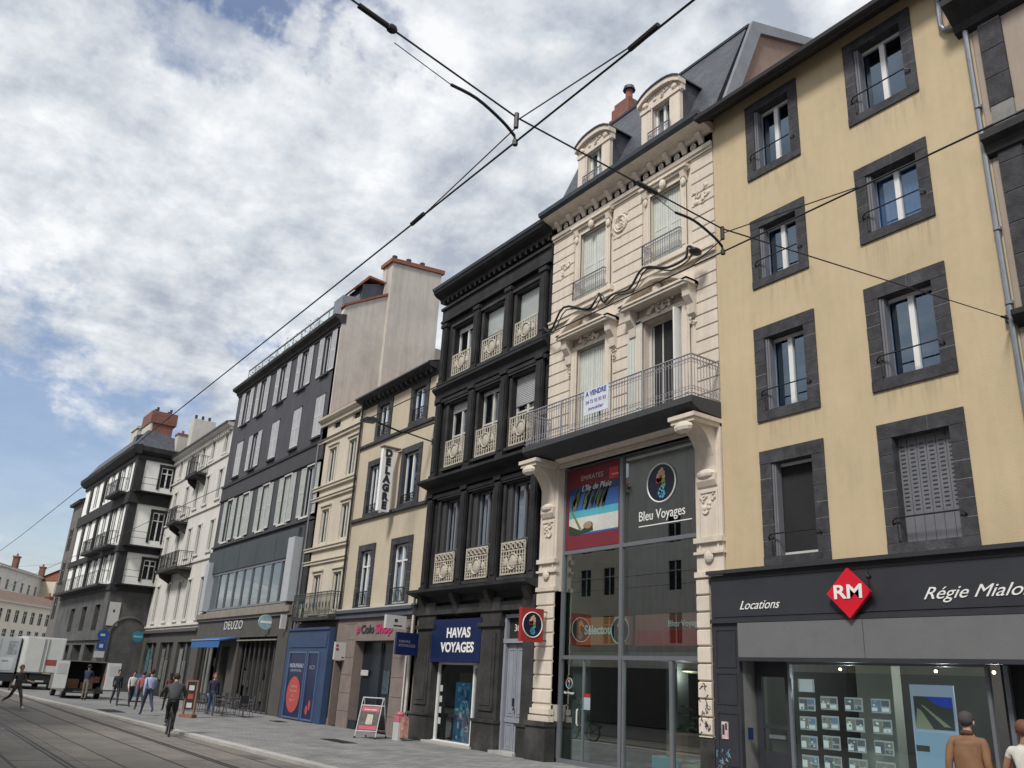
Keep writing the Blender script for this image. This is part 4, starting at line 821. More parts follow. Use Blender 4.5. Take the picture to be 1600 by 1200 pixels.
    m.box(-23.45,-22.87,y-.06,y+.04,2.28,2.38); m.box(-25.6,-22.87,y-.12,y+.04,.0,.08); sf=m.build('shop_window_frame',WHT,T)
    g=MB(); g.box(-25.55,-23.45,y,y+.01,.08,2.38); g.build('glass',CLR,sf); g=MB(); g.box(-23.38,-22.87,y,y+.01,.08,2.28); g.build('glass',CLR,sf)
    m=MB(); m.face([(-25.6,y,.02),(-22.87,y,.02),(-22.87,18.5,.02),(-25.6,18.5,.02)]); m.face([(-25.6,18.5,0),(-22.87,18.5,0),(-22.87,18.5,2.5),(-25.6,18.5,2.5)]); m.face([(-25.6,y,2.46),(-22.87,y,2.46),(-22.87,18.5,2.46),(-25.6,18.5,2.46)]); m.face([(-25.6,y,0),(-25.6,18.5,0),(-25.6,18.5,2.46),(-25.6,y,2.46)]); m.face([(-22.87,y,0),(-22.87,18.5,0),(-22.87,18.5,2.46),(-22.87,y,2.46)])
    m.box(-25.1,-24.0,y+.5,y+.54,.1,2.15,1); m.build('shop_interior',[INTD,M('ochre_board',(.26,.17,.05),.6)],T)
    m=MB(); m.box(-24.6,-23.7,y+.06,y+.07,.1,1.85,0)
    rnd=random.Random(2)
    for i in range(26): x,z=rnd.uniform(-24.58,-23.85),rnd.uniform(.15,1.75); w=rnd.uniform(.05,.2); m.box(x,min(x+w,-23.7),y+.05-.0004*i,y+.055-.0004*i,z,z+rnd.uniform(.05,.2),1+i%4)
    m.build('window_poster',[M('poster_blue_deep',(.02,.12,.26),.4),M('poster_cyan',(.05,.35,.45),.4),M('poster_navy',(.015,.03,.12),.4),M('poster_teal',(.04,.22,.26),.4),M('poster_light',(.35,.5,.52),.4)],T)
    m=MB()
    for q in [(-25.45,-25.3,.55+.33*k,.74+.33*k) for k in range(4)]+[(-23.15,-22.98,1.45,1.65),(-23.3,-23.15,.15,.34)]: m=MB(); m.box(q[0],q[1],y-.01,y-.005,q[2],q[3]); m.build('window_sticker',PLATE,sf)
    m=MB(); m.pr(-21.70,-20.57,3.02,3.14,-.06,.25); m.pr(-21.7,-21.6,0,3.85,-.08,.25); m.pr(-20.67,-20.57,0,3.85,-.08,.25); m.pr(-21.6,-20.67,3.75,3.85,-.08,.25); m.pr(-21.6,-20.67,3.14,3.75,-.2,.22,1); fr=m.build('door_frame',[DOORG,INTD],T)
    text('36',-21.2,3.45,.28,TXT,fr,15.19,ext=.003)
    m=MB()
    for a,b in ((-21.58,-21.15),(-21.12,-20.69)):
        m.box(a,b,15.18,15.24,.05,3.0)
        for c,d in ((.12,.8),(1.0,2.85)):
            for q in ((a+.06,a+.09,c,d),(b-.09,b-.06,c,d),(a+.09,b-.09,c,c+.03),(a+.09,b-.09,d-.03,d)): m.box(q[0],q[1],15.165,15.18,q[2],q[3])
            m.box(a+.14,b-.14,15.165,15.18,c+.08,d-.08)
    m.box(-21.58,-20.69,15.15,15.18,.84,.94); d=m.build('door',DOORG,T); m=MB(); m.box(-21.19,-21.16,15.12,15.165,1.28,1.5); m.ell((-21.1,15.12,1.2),(.03,.04,.03)); m.build('handle',IRON,d)
    m=MB(); m.box(-21.75,-20.55,14.75,15.2,0,.08); m.box(-25.7,-22.8,14.8,15.15,0,.06); m.build('doorstep',KST,T)
black()
# projecting signs: each hangs on its own bracket
def blade(name,label,x,y0,y1,z0,z1,mat,t=.06,br=True,cat='sign'):
    m=MB(); m.box(x-t,x+t,y0,y1,z0,z1); o=m.build(name,mat,None,origin=(x,y1,z0)); tag(o,label,cat,'projecting shop signs')
    if br: m=MB(); m.tube([(x,y1,z1-.06),(x,15.0,z1-.06)],.016,5); m.tube([(x,y1,z0+.06),(x,15.0,z0+.06)],.016,5); m.build('bracket',IRON,o)
    return o
o=blade('projecting_sign','red projecting sign with a white ringed seahorse emblem beside the cream pilaster',-19.4,13.98,14.74,2.99,3.88,DRED)
m=MB(); seahorse(m,(-19.335,14.36,3.44),.33,'x'); m.build('emblem',SEAH,o)
o=blade('projecting_sign','dark blue projecting sign with faint lettering beside the black building',-26.7,14.1,14.93,2.62,3.35,NAVY)
def blade_text(s,x,yc,z,size,mat,o,wid=None,bold=0): return text(s,x,z,size,mat,o,yc,face='x',wid=wid,ext=.003,bold=bold)
FNT=M('faint_letters',(.22,.22,.32),.5)
blade_text('HAVAS',-26.63,14.4,3.05,.13,FNT,o,.42); blade_text('VOYAGES',-26.63,14.5,2.92,.13,FNT,o,.65)
o=blade('projecting_sign','white projecting box sign above the dark blue projecting sign',-27.2,13.88,14.66,3.47,3.92,PLATE,t=.08)
m=MB(); m.box(-27.119,-27.112,14.2,14.32,3.7,3.8); m.box(-27.119,-27.112,14.17,14.5,3.56,3.6); m.build('printed_mark',TXD,o)
o=blade('projecting_sign','small white projecting sign with red squares above the brown stone doorway',-32.4,14.44,14.93,2.43,3.09,PLATE,t=.06)
m=MB(); m.box(-32.335,-32.33,14.48,14.57,2.92,3.0); m.box(-32.335,-32.33,14.48,14.6,2.78,2.86); m.box(-32.335,-32.33,14.75,14.84,2.5,2.55); m.build('printed_mark',DRED,o)
o=blade('projecting_sign','tall white vertical sign with black letters on the sand coloured facade',-29.5,14.2,14.70,7.9,10.4,M('sign_white',(.85,.85,.84),.5,.03,3),t=.09)
for i,ch in enumerate('DELAGRE'): blade_text(ch,-29.40,14.45,10.18-.345*i,.38,TXD,o,bold=.03)
m=MB(); m.box(-29.65,-29.35,14.15,14.95,10.42,10.47); m.build('top_cap',SHOPST,o)
# ---------------------------------------------------------------- sand coloured building
def sand():
    T=thing('sand_building','sand coloured rendered building with black stone window frames beside the black building','building',(-30,15,0))
    W=[(-31.75,-30.83,11.45,12.80),(-28.75,-27.78,11.45,12.80),(-32.05,-31.2,8.2,10.2),(-29.05,-27.92,8.2,10.2),(-32.05,-31.05,4.45,6.65),(-29.2,-28.0,4.45,6.65)]
    wall(-33.35,-26.92,4.2,13.1,W).build('wall',CRE3,T); body(T,-33.35,-26.92,13.1,mat=CRE3)
    for i,(a,b,c,d) in enumerate(W):
        surround(T,a,b,c,d,.24,mat=LAVA,out=.05,seed=i+20,blocks=2.0 if i<4 else .4)
        window(T,a,b,c,d,.12,glass=GLB if i<4 else GL,fw=.06,tr=.72 if i>3 else None)
        s=MB(); railing(T,a,b,c+.02,.45 if i<2 else .3 if i<4 else .55,14.97,IRON,step=.12,mb=s); s.build('railing',IRON,T)
    m=MB(); m.pr(-33.35,-26.95,11.16,11.27,.10,0); m.pr(-33.35,-26.95,7.94,8.05,.12,0); m.build('string_course',LAVA,T)
    m=MB(); m.pr(-33.35,-26.95,13.02,13.12,.08,0); m.ex([(15,13.1),(14.92,13.1),(14.88,13.2),(14.62,13.26),(14.55,13.3),(14.53,13.42),(15,13.5)],'x',-33.4,-26.92)
    for i in range(16): x=-33.1+i*.4; m.pr(x-.06,x+.06,13.08,13.22,.28,0)
    m.build('eave_cornice',BLK2,T)
    m=MB(); m.face([(-33.4,14.5,13.44),(-26.92,14.5,13.44),(-26.92,20,15.2),(-33.4,20,15.2)]); m.ex([(14.5,13.44),(14.46,13.36),(14.52,13.34)],'x',-33.4,-26.92); m.build('roof',ZIND,T)
    m=MB(); m.tube([(-33.38,14.9,13.2),(-33.38,14.9,.3)],.05,8); m.build('drain_pipe',IRON,T)
    m=MB(); m.tube([(-27.0,14.85,4.6),(-27.0,14.85,.8)],.045,8); m.tube([(-27.25,14.85,2.6),(-27.25,14.85,.8)],.03,8); m.build('white_pipe',OFFW,T)
    # shop
    m=wall(-33.4,-26.95,0,4.0,[(-31.55,-28.35,0,3.15),(-33.25,-32.55,0,2.4)],Y=14.9,t=.5); z=.0
    for z in (.6,1.25,1.9,2.55,3.2,3.8): m.box(-33.4,-33.26,14.885,14.9,z,z+.015,1); m.box(-32.54,-31.56,14.885,14.9,z,z+.015,1); m.box(-28.34,-26.95,14.885,14.9,z,z+.015,1)
    m.build('shop_front',[SHOPST,BRN],T)
    m=MB(); m.pr(-33.4,-26.95,4.0,4.2,.22,0); m.pr(-33.4,-26.95,4.2,4.32,.3,0); m.pr(-33.4,-27,4.32,4.38,.2,0,1); m.build('shop_cornice',[M('blue_grey_cornice',(.07,.08,.10),.7),PLATE],T)
    m=MB(); m.box(-31.55,-28.35,15.3,15.35,0,3.15,0); m.box(-31.55,-30.9,14.95,15.3,0,.3,0); m.box(-31.5,-28.4,15.22,15.28,.0,.12,1); m.box(-29.95,-29.9,15.22,15.28,.1,3.1,1); m.box(-31.4,-30.8,15.2,15.22,1.9,2.1,2); m.box(-29.6,-29.1,15.24,15.26,1.3,2.1,3); m.build('shop_window',[M('dark_blue_interior',(.012,.018,.028),.3),ANTH,PLATE,M('dim_poster',(.05,.075,.09),.6,.5,6)],T)
    m=MB(); m.box(-33.25,-32.55,15.2,15.25,0,2.4); m.build('door',M('dark_brown_door',(.035,.028,.022),.6),T)
    text('#',-31.35,3.55,.36,PINKT,T,14.88,ext=.01,bold=.01,wid=.3); text('Colo',-30.55,3.56,.42,TXD,T,14.88,ext=.01,bold=.012,wid=1.1); text('Shop',-29.2,3.56,.44,PINKT,T,14.88,ext=.01,bold=.015,wid=1.35)
sand()
# ---------------------------------------------------------------- narrow cream building
def narrow():
    T=thing('narrow_cream_building','narrow pale cream building with a dark balcony above the blue shopfront','building',(-35.6,15,0))
    W=[]
    for a,b in ((-36.72,-35.92),(-34.58,-33.78)): W+=[(a,b,12.78,13.22),(a,b,10.22,11.85),(a,b,7.4,8.95),(a,b,4.4,6.0)]
    wall(-38.0,-33.4,4.0,13.35,W).build('wall',CRE2,T); body(T,-38.0,-33.4,13.3,mat=CRE2)
    for i,(a,b,c,d) in enumerate(W):
        window(T,a,b,c,d,.08,frame=OFFW,glass=GLF,fw=.06,mull=0 if i%4==0 else 1)
        if i%4: 
            m=MB(); m.pr(a-.14,a,c-.05,d,.04,0); m.pr(b,b+.14,c-.05,d,.04,0); m.pr(a-.14,b+.14,d,d+.14,.05,0); m.pr(a-.18,b+.18,d+.14,d+.22,.12,0); m.pr(a-.18,b+.18,c-.14,c-.05,.10,0); m.build('window_surround',CRE2,T)
    m=MB()
    for z,p in ((12.35,.10),(10.0,.12),(9.5,.10),(7.15,.12),(6.55,.08)): m.pr(-38.02,-33.4,z-.06,z+.06,p,0); m.pr(-38.02,-33.4,z+.06,z+.1,p+.05,0)
    m.pr(-38.02,-33.4,13.15,13.3,.12,0); m.ex([(15,13.3),(14.85,13.32),(14.7,13.42),(14.68,13.52),(15,13.6)],'x',-38.05,-33.4); m.build('string_course',CRE2,T)
    m=MB(); m.face([(-38,14.7,13.55),(-33.4,14.7,13.55),(-33.4,22,15.6),(-38,22,15.6)]); m.build('roof',TILE,T)
    m=MB(); m.box(-37.5,-33.45,14.45,15,3.98,4.12); b_=m.build('balcony',BLK2,T); m=MB(); railing(b_,-37.45,-33.5,4.12,1.0,14.5,M('patina_iron',(.055,.068,.068),.6,.3,6),step=.10,ornate=True,sides=.5,mb=m)
    for i in range(12): x=-37.3+i*.34; m.ell((x,14.5,4.62),(.10,.015,.13),0,7,5)
    m.build('railing',MATS['patina_iron'],b_)
    m=MB(); X0,X1,y=-37.85,-33.42,14.62; m.box(X0,X1,y,15.02,.0,3.6,0); m.box(X0-.05,X1+.0,y-.06,15,3.6,3.7,0); m.box(X0+.3,X1-.15,y-.03,y,2.9,3.45,0)
    for a,b in ((X0+.55,X0+2.35),(X0+2.62,X0+3.65)):
        m.box(a,b,y-.012,y-.004,.12,2.66,1)
        for q in ((a-.07,a,.05,2.73),(b,b+.07,.05,2.73),(a,b,2.66,2.73),(a,b,.05,.12)): m.box(q[0],q[1],y-.05,y,q[2],q[3],2)
    m.build('blue_shopfront',[BLUH,BLUD,M('light_blue_trim',(.075,.12,.22),.5)],T)
    m=MB(); cx,cz=X0+1.4,1.0; n=26; R=.72; m.face([(cx+R*math.cos(2*math.pi*i/n),y-.018,cz+R*math.sin(2*math.pi*i/n)) for i in range(n)]); o=m.build('round_poster',REDP,T)
    PK=M('pale_pink_letters',(.55,.25,.22),.5); PL=M('pale_blue_letters',(.30,.32,.40),.5)
    for i,(t_,w) in enumerate((('OUVERTURE',.7),('PROCHAINE',.8),('ICI',.3),('BIENTOT',.6))): text(t_,cx,1.3-.18*i,.15,PK,o,y-.022,wid=w,ext=.002)
    text('NOUVEAU',cx,2.15,.22,PL,T,y-.02,wid=1.5,ext=.002,bold=.01); text('DANS VOTRE VILLE',cx,1.95,.14,PL,T,y-.02,wid=1.2,ext=.002); text('ICI',X0+3.1,2.1,.2,PL,T,y-.02,wid=.5,ext=.002)
    m=MB(); m.ell((X0+3.0,y-.015,.45),(.13,.006,.18)); m.ell((X0+3.25,y-.015,.65),(.1,.006,.2)); m.build('printed_shape',REDP,T)
    m=MB(); m.pr(-38.0,-33.4,3.72,3.95,.08,0); m.build('shop_lintel',TAUPE,T)
    m=MB(); m.tube([(-38.05,14.9,12.5),(-38.05,14.9,.3)],.05,8); m.build('drain_pipe',ZINC,T)
narrow()
# ---------------------------------------------------------------- grey building with shutters
def grey():
    T=thing('grey_shuttered_building','long slate grey building with pale louvred shutters and a roof terrace','building',(-45.5,15,0))
    cs=[-51.0,-48.2,-44.95,-41.75,-38.75]; W=[]
    for x in cs: W+=[(x-.5,x+.5,16.2,18.35),(x-.5,x+.5,12.9,15.0),(x-.5,x+.5,8.95,11.4)]
    wall(-53.1,-37.5,4.8,18.8,W).build('wall',GRB,T)
    m=MB(); prof=[(15.0,0),(15.0,19.05),(15.1,19.55),(17.4,20.85),(17.32,22.7),(20.3,23.0),(20.3,0)]; m.ex(prof,'x',-37.75,-37.38); m.ex([(17.36,14),(17.32,22.71),(20.3,23.01),(20.3,14)],'x',-37.38,-37.12); m.build('gable_wall',GAB,T)
    m=MB(); m.box(-53.08,-37.8,15.7,26,0,18.9); m.build('body',GAB,T)
    m=MB(); m.ex([(17.18,22.7),(20.45,23.0),(20.45,23.22),(17.18,22.92)],'x',-38.3,-37.02); m.ex([(17.3,20.8),(17.3,22.75),(20.3,23.02),(20.3,18)],'x',-38.2,-37.76,1); m.ex([(14.98,19.5),(17.35,20.86),(17.35,20.98),(14.98,19.62)],'x',-37.8,-37.3,0)
    for yy in (17.7,18.55,19.4): z=22.92+(yy-17.18)*.09; m.cyl((-37.8,yy,z),(-37.8,yy,z+.35),.11,8,0); m.cyl((-37.8,yy,z+.35),(-37.8,yy,z+.5),.15,8,2)
    m.build('chimney',[TILE,GAB,CHAS],T)
    m=MB(); m.ex([(15,18.55),(14.9,18.58),(14.86,18.72),(14.60,18.82),(14.56,18.96),(15.2,19.1),(15.2,18.6)],'x',-53.3,-37.35); m.pr(-53.1,-37.4,18.4,18.5,.06,0); m.build('cornice',BLK2,T)
    m=MB(); m.face([(-53.2,14.8,19.05),(-37.8,14.8,19.05),(-37.8,17.0,20.3),(-53.2,17.0,20.3)]); m.build('roof',ZIND,T)
    for i,x in enumerate(cs):
        for j,(c,d) in enumerate(((16.2,18.35),(12.9,15.0),(8.95,11.4))):
            window(T,x-.5,x+.5,c,d,.1,frame=SHG,glass=GLF,fw=.05)
            m=MB(); m.pr(x-.58,x+.58,c-.14,c-.04,.14,0); m.build('window_sill',GRB2 if j<2 else OFFW,T); m=MB(); m.pr(x-.55,x+.55,d+.02,d+.12,.05,0); m.build('window_lintel',GRB2 if j<2 else OFFW,T)
            closed=(j==1 and i!=1) 
            if closed: louver(T,x-.52,x-.01,c,d,14.95,SHG); louver(T,x+.01,x+.52,c,d,14.95,SHG)
            else:
                w=.56 if j<2 else .62; louver(T,x-.52-w,x-.52,c,d,14.93,SHG if j<2 else SHUT2); louver(T,x+.52,x+.52+w,c,d,14.93,SHG if j<2 else SHUT2)
                if j==2 and i in (1,2,3): louver(T,x-.5,x-.02,c,d,15.05,SHUT2)
    m=MB(); m.pr(-53.1,-37.5,11.62,12.38,.07,0); m.pr(-53.1,-37.5,12.38,12.48,.14,0); m.pr(-53.1,-37.5,11.54,11.62,.1,0); m.pr(-53.1,-37.5,8.66,8.76,.12,0); m.build('string_course',GRB2,T)
    m=MB(); m.pr(-53.0,-38.95,7.08,8.42,.16,0); 
    for x in (-50.2,-47.4,-44.6,-41.8): m.pr(x-.01,x+.01,7.1,8.4,.166,0,1)
    m.build('fascia_panel',[GRN,BLK],T)
    m=MB(); m.pr(-39.35,-38.55,4.95,7.9,.45,0); m.build('white_fin',M('white_fin_panel',(.40,.42,.45),.5,.05),T)
    m=MB(); m.pr(-52.6,-51.9,4.95,7.75,.40,0); m.build('white_fin',MATS['white_fin_panel'],T)
    m=MB(); m.pr(-38.5,-37.5,4.9,8.6,.06,0); m.build('pier',BLK2,T)
    # first floor glazing
    m=MB(); y=14.95; m.box(-52.0,-39.3,y-.05,y+.05,6.95,7.07); m.box(-52.0,-39.3,y-.05,y+.05,4.95,5.05)
    n=9
    for i in range(n+1): x=-51.95+i*12.6/n; m.box(x-.04,x+.04,y-.06,y+.05,5.05,6.95)
    f=m.build('glazing_frame',ALU,T); rnd=random.Random(8)
    g=MB(); g.box(-51.95,-39.35,y+.01,y+.02,5.05,6.95); g.build('glass',CLR,f)
    g=MB(); g.box(-52,-39.3,15.2,15.22,4.9,7.1,0)
    for i in range(n):
        x=-51.95+i*12.6/n
        if rnd.random()<.75: g.box(x+.05,x+.05+rnd.uniform(.35,.8),15.05,15.07,5.1,6.9,1+(i%2))
        if rnd.random()<.4: g.box(x+.2,x+.6,15.03,15.04,5.3,5.6,0)
    g.build('curtain',[INTD,M('grey_curtain',(.26,.26,.245),.9,.2,5),M('green_grey_curtain',(.14,.17,.17),.9,.2,5)],T)
    m=MB(); m.pr(-53.2,-38.5,4.5,4.78,.32,0); m.pr(-53.2,-38.5,4.36,4.5,.22,0); m.pr(-53.2,-38.5,4.78,4.92,.12,0); m.build('shop_cornice',BEIG,T)
    m=wall(-53.1,-38.3,0,4.36,[(-52.4,-48.3,0,3.4),(-47.9,-46.6,0,3.0),(-45.3,-39.7,0,3.5)],Y=14.88,t=.3); m.box(-39.7,-38.4,14.8,14.88,0,3.6); m.box(-45.3,-39.7,14.78,14.88,3.42,3.5); m.box(-45.3,-39.7,14.74,14.88,3.24,3.3,1); m.build('shop_front',[TAUPE,BEIG],T)
    m=MB(); rnd=random.Random(12)
    m.box(-52.4,-39.6,15.5,15.55,0,4,0)
    for i in range(30): x=rnd.uniform(-52.2,-39.9); z=rnd.uniform(0,2.2); m.box(x,x+rnd.uniform(.2,.6),15.4-.002*i,15.45-.002*i,z,z+rnd.uniform(.3,1.0),rnd.choice((0,1,2)))
    m.box(-51.9,-50.7,15.25,15.3,0,3.2,3)
    for i in range(9): x=-45.2+i*.68; m.box(x-.03,x+.03,15.0,15.06,0,3.4,1)
    for i in range(6): x=-52.3+i*.8; m.box(x-.03,x+.03,15.0,15.06,0,3.3,1)
    m.build('shop_interior',[INTD,TAUPE,M('dim_shelf',(.06,.06,.055),.8,.4,5),M('dim_curtain',(.16,.17,.165),.9,.2,4)],T)
    text('DEUZO',-46.6,4.05,.62,PLATE,T,14.86,wid=3.0,bold=.008,ext=.008,space=1.12)
    m=MB(); m.ex([(14.85,3.42),(14.80,3.46),(13.9,3.25),(13.88,2.88),(13.92,2.88),(13.94,3.2)],'x',-50.3,-45.4); m.build('awning',AWB,T); m=MB(); m.box(-50.3,-45.4,13.86,13.93,3.24,3.30); m.build('awning_rail',M('pale_blue_rail',(.20,.30,.45),.5),T)
    # roof terrace: glass railing, planters, attic
    m=MB()
    for i in range(12): x=-52.9+i*1.28; m.box(x-.02,x+.02,15.3,15.34,19.1,20.3)
    m.box(-52.9,-38.8,15.28,15.36,20.28,20.34); f=m.build('terrace_railing',GIR,T); g=MB(); g.box(-52.9,-38.8,15.31,15.32,19.2,20.2); g.build('glass',CLR2,f)
    m=MB(); m.ex([(15.05,19.1),(15.05,20.3),(16.0,20.45),(16.0,19.1)],'x',-38.9,-37.8); m.build('terrace_wall',ZINC,T)
    m=MB(); m.ex([(16.1,20.3),(16.1,21.3),(17.0,21.6),(17.5,21.5),(17.5,20.3)],'x',-39.6,-37.9,0); m.ex([(15.8,21.15),(16.35,21.85),(17.6,21.75),(17.6,21.65),(16.4,21.72),(15.86,21.08)],'x',-39.7,-37.75,1); m.box(-38.6,-38.1,16.07,16.1,20.45,21.1,2); m.build('attic',[ZIND,TILE,GLB],T)
    rnd=random.Random(22); m=MB()
    for i in range(1500):
        b=rnd.choice((-51.8,-50.6,-49.0,-48.2,-46.6,-45.2,-43.4,-42.2)); x=b+rnd.gauss(0,.28); y=15.6+rnd.gauss(0,.15); z=19.5+abs(rnd.gauss(0,.42)); v=Vector((rnd.gauss(0,1),rnd.gauss(0,1),rnd.gauss(0,1))).normalized()*.09; w=v.orthogonal()*.6
        m.face([(x,y,z),(x+v.x+w.x*.4,y+v.y,z+v.z+w.z*.4),(x+v.x*2,y+v.y*2,z+v.z*2),(x+v.x-w.x*.4,y+v.y,z+v.z-w.z*.4)])
    m.build('terrace_plants',LEAF,T)
SHUT2=M('shutter_pale_green',(.46,.49,.47),.65,.12,4)
grey()
o=None
def disc_sign(label,x,yc,zc,R,mat,mat2,y1=15.):
    m=MB(); m.tube([(x-.05,yc,zc),(x+.05,yc,zc)],R,24); o=m.build('projecting_sign',mat,None,origin=(x,yc,zc)); tag(o,label,'sign','projecting shop signs')
    m=MB(); m.box(x+.051,x+.056,yc-R*.8,yc+R*.8,zc-R*.18,zc+R*.14); m.build('printed_band',mat2,o); m=MB(); m.tube([(x,yc+R*.9,zc),(x,y1,zc)],.02,5); m.build('bracket',IRON,o); return o
disc_sign('round pale blue sign under the beige cornice of the grey building',-41.0,14.6,4.07,.35,M('pale_blue_disc',(.28,.42,.46),.5,.2,6),TXT)
disc_sign('round teal sign at the left end of the pale stone building',-65.0,14.25,3.66,.36,TEAL,M('teal_light',(.2,.42,.45),.5),15)
o=blade('projecting_sign','small plain white upright sign at the right end of the grey building',-38.8,14.5,14.76,3.72,4.34,PLATE)
# ---------------------------------------------------------------- pale building with small balconies
def balcony(T,x0,x1,z0,h,y0,y1,slab,iron,corb=True,step=.14):
    m=MB(); m.box(x0,x1,y0,y1,z0-.16,z0)
    if corb:
        for x in (x0+.15,x1-.35): m.ex([(y1,z0-.16),(y0+.15,z0-.16),(y0+.25,z0-.4),(y1,z0-.8)],'x',x,x+.2)
    b=m.build('balcony',slab,T); m=MB(); railing(b,x0+.04,x1-.04,z0,h,y0+.05,iron,step=step,sides=y1-y0-.06,mb=m,r=.013); m.build('railing',iron,b); return b
def pale():
    T=thing('pale_building','pale stone building with small iron balconies between grey building and black framed corner','building',(-60,15,0))
    xs=(-64.75,-61.75,-59.1,-56.85,-54.1); fl=((14.95,16.2),(11.98,13.85),(8.7,10.6),(4.65,7.1)); W=[(x-.38,x+.38,c,d) for x in xs for c,d in fl]
    wall(-66.5,-53.15,3.9,16.6,W).build('wall',WHR,T); body(T,-66.5,-53.15,16.6,mat=GAB)
    for i,(a,b,c,d) in enumerate(W):
        window(T,a,b,c,d,.08,frame=SHUT2,glass=GLF,fw=.05); m=MB(); m.pr(a-.12,a,c,d,.05,0); m.pr(b,b+.12,c,d,.05,0); m.pr(a-.14,b+.14,d,d+.14,.07,0); m.pr(a-.18,b+.18,c-.12,c,.1,0); m.build('window_surround',WHR,T)
    m=MB()
    for z in (14.75,11.6,8.3,4.4): m.pr(-66.5,-53.15,z-.12,z,.1,0)
    m.pr(-66.5,-53.15,16.35,16.5,.15,0); m.ex([(15,16.5),(14.8,16.52),(14.6,16.62),(14.55,16.75),(15,16.8)],'x',-66.5,-53.12)
    n=28
    for i in range(n): x=-66.3+i*13.1/n; m.pr(x-.08,x+.08,16.2,16.4,.2,0)
    m.build('string_course',WHR,T)
    m=MB(); m.face([(-66.5,14.5,16.8),(-53.1,14.5,16.8),(-53.1,21,18.8),(-66.5,21,18.8)]); m.box(-66.5,-53.1,14.46,14.54,16.7,16.8); m.build('roof',ZIND,T)
    balcony(T,-60.0,-57.4,14.15,1.15,14.2,15,BLK2,IRON); balcony(T,-62.4,-60.2,11.2,1.0,14.1,15,BLK2,IRON); balcony(T,-62.3,-57.2,7.9,1.0,14.0,15,BLK2,IRON)
    m=wall(-66.5,-53.15,0,3.9,[(-65.6,-62.6,0,3.3),(-61.6,-58.4,0,3.3),(-57.4,-54.2,0,3.3)],t=.4); m.pr(-66.5,-53.15,3.9,4.1,.2,0); m.build('shop_front',TAUPE,T)
    for x0,x1,k in ((-65.6,-62.6,0),(-61.6,-58.4,1),(-57.4,-54.2,2)):
        m=MB(); m.box(x0,x1,15.25,15.3,0,3.3,0); m.box(x0+.2,x0+.9,15.15,15.2,1,2.9,1+k); m.box(x0+1.2,x0+1.9,15.15,15.2,.3,2.2,2); m.box((x0+x1)/2-.04,(x0+x1)/2+.04,15.1,15.2,0,3.3,3); m.build('shop_window',[INTD,M('dim_cyan_poster',(.05,.14,.18),.6,.4,4),M('dim_grey_poster',(.12,.12,.11),.6,.4,4),MATS['dim_curtain'],IRON],T)
    m=MB(); m.box(-65.0,-64.0,15.1,16.7,16.7,19.5,0); 
    for i in range(3): m.cyl((-64.5,15.3+i*.5,19.5),(-64.5,15.3+i*.5,19.9),.1,8,1)
    m.build('chimney',[GAB,CHAS],T)
pale()
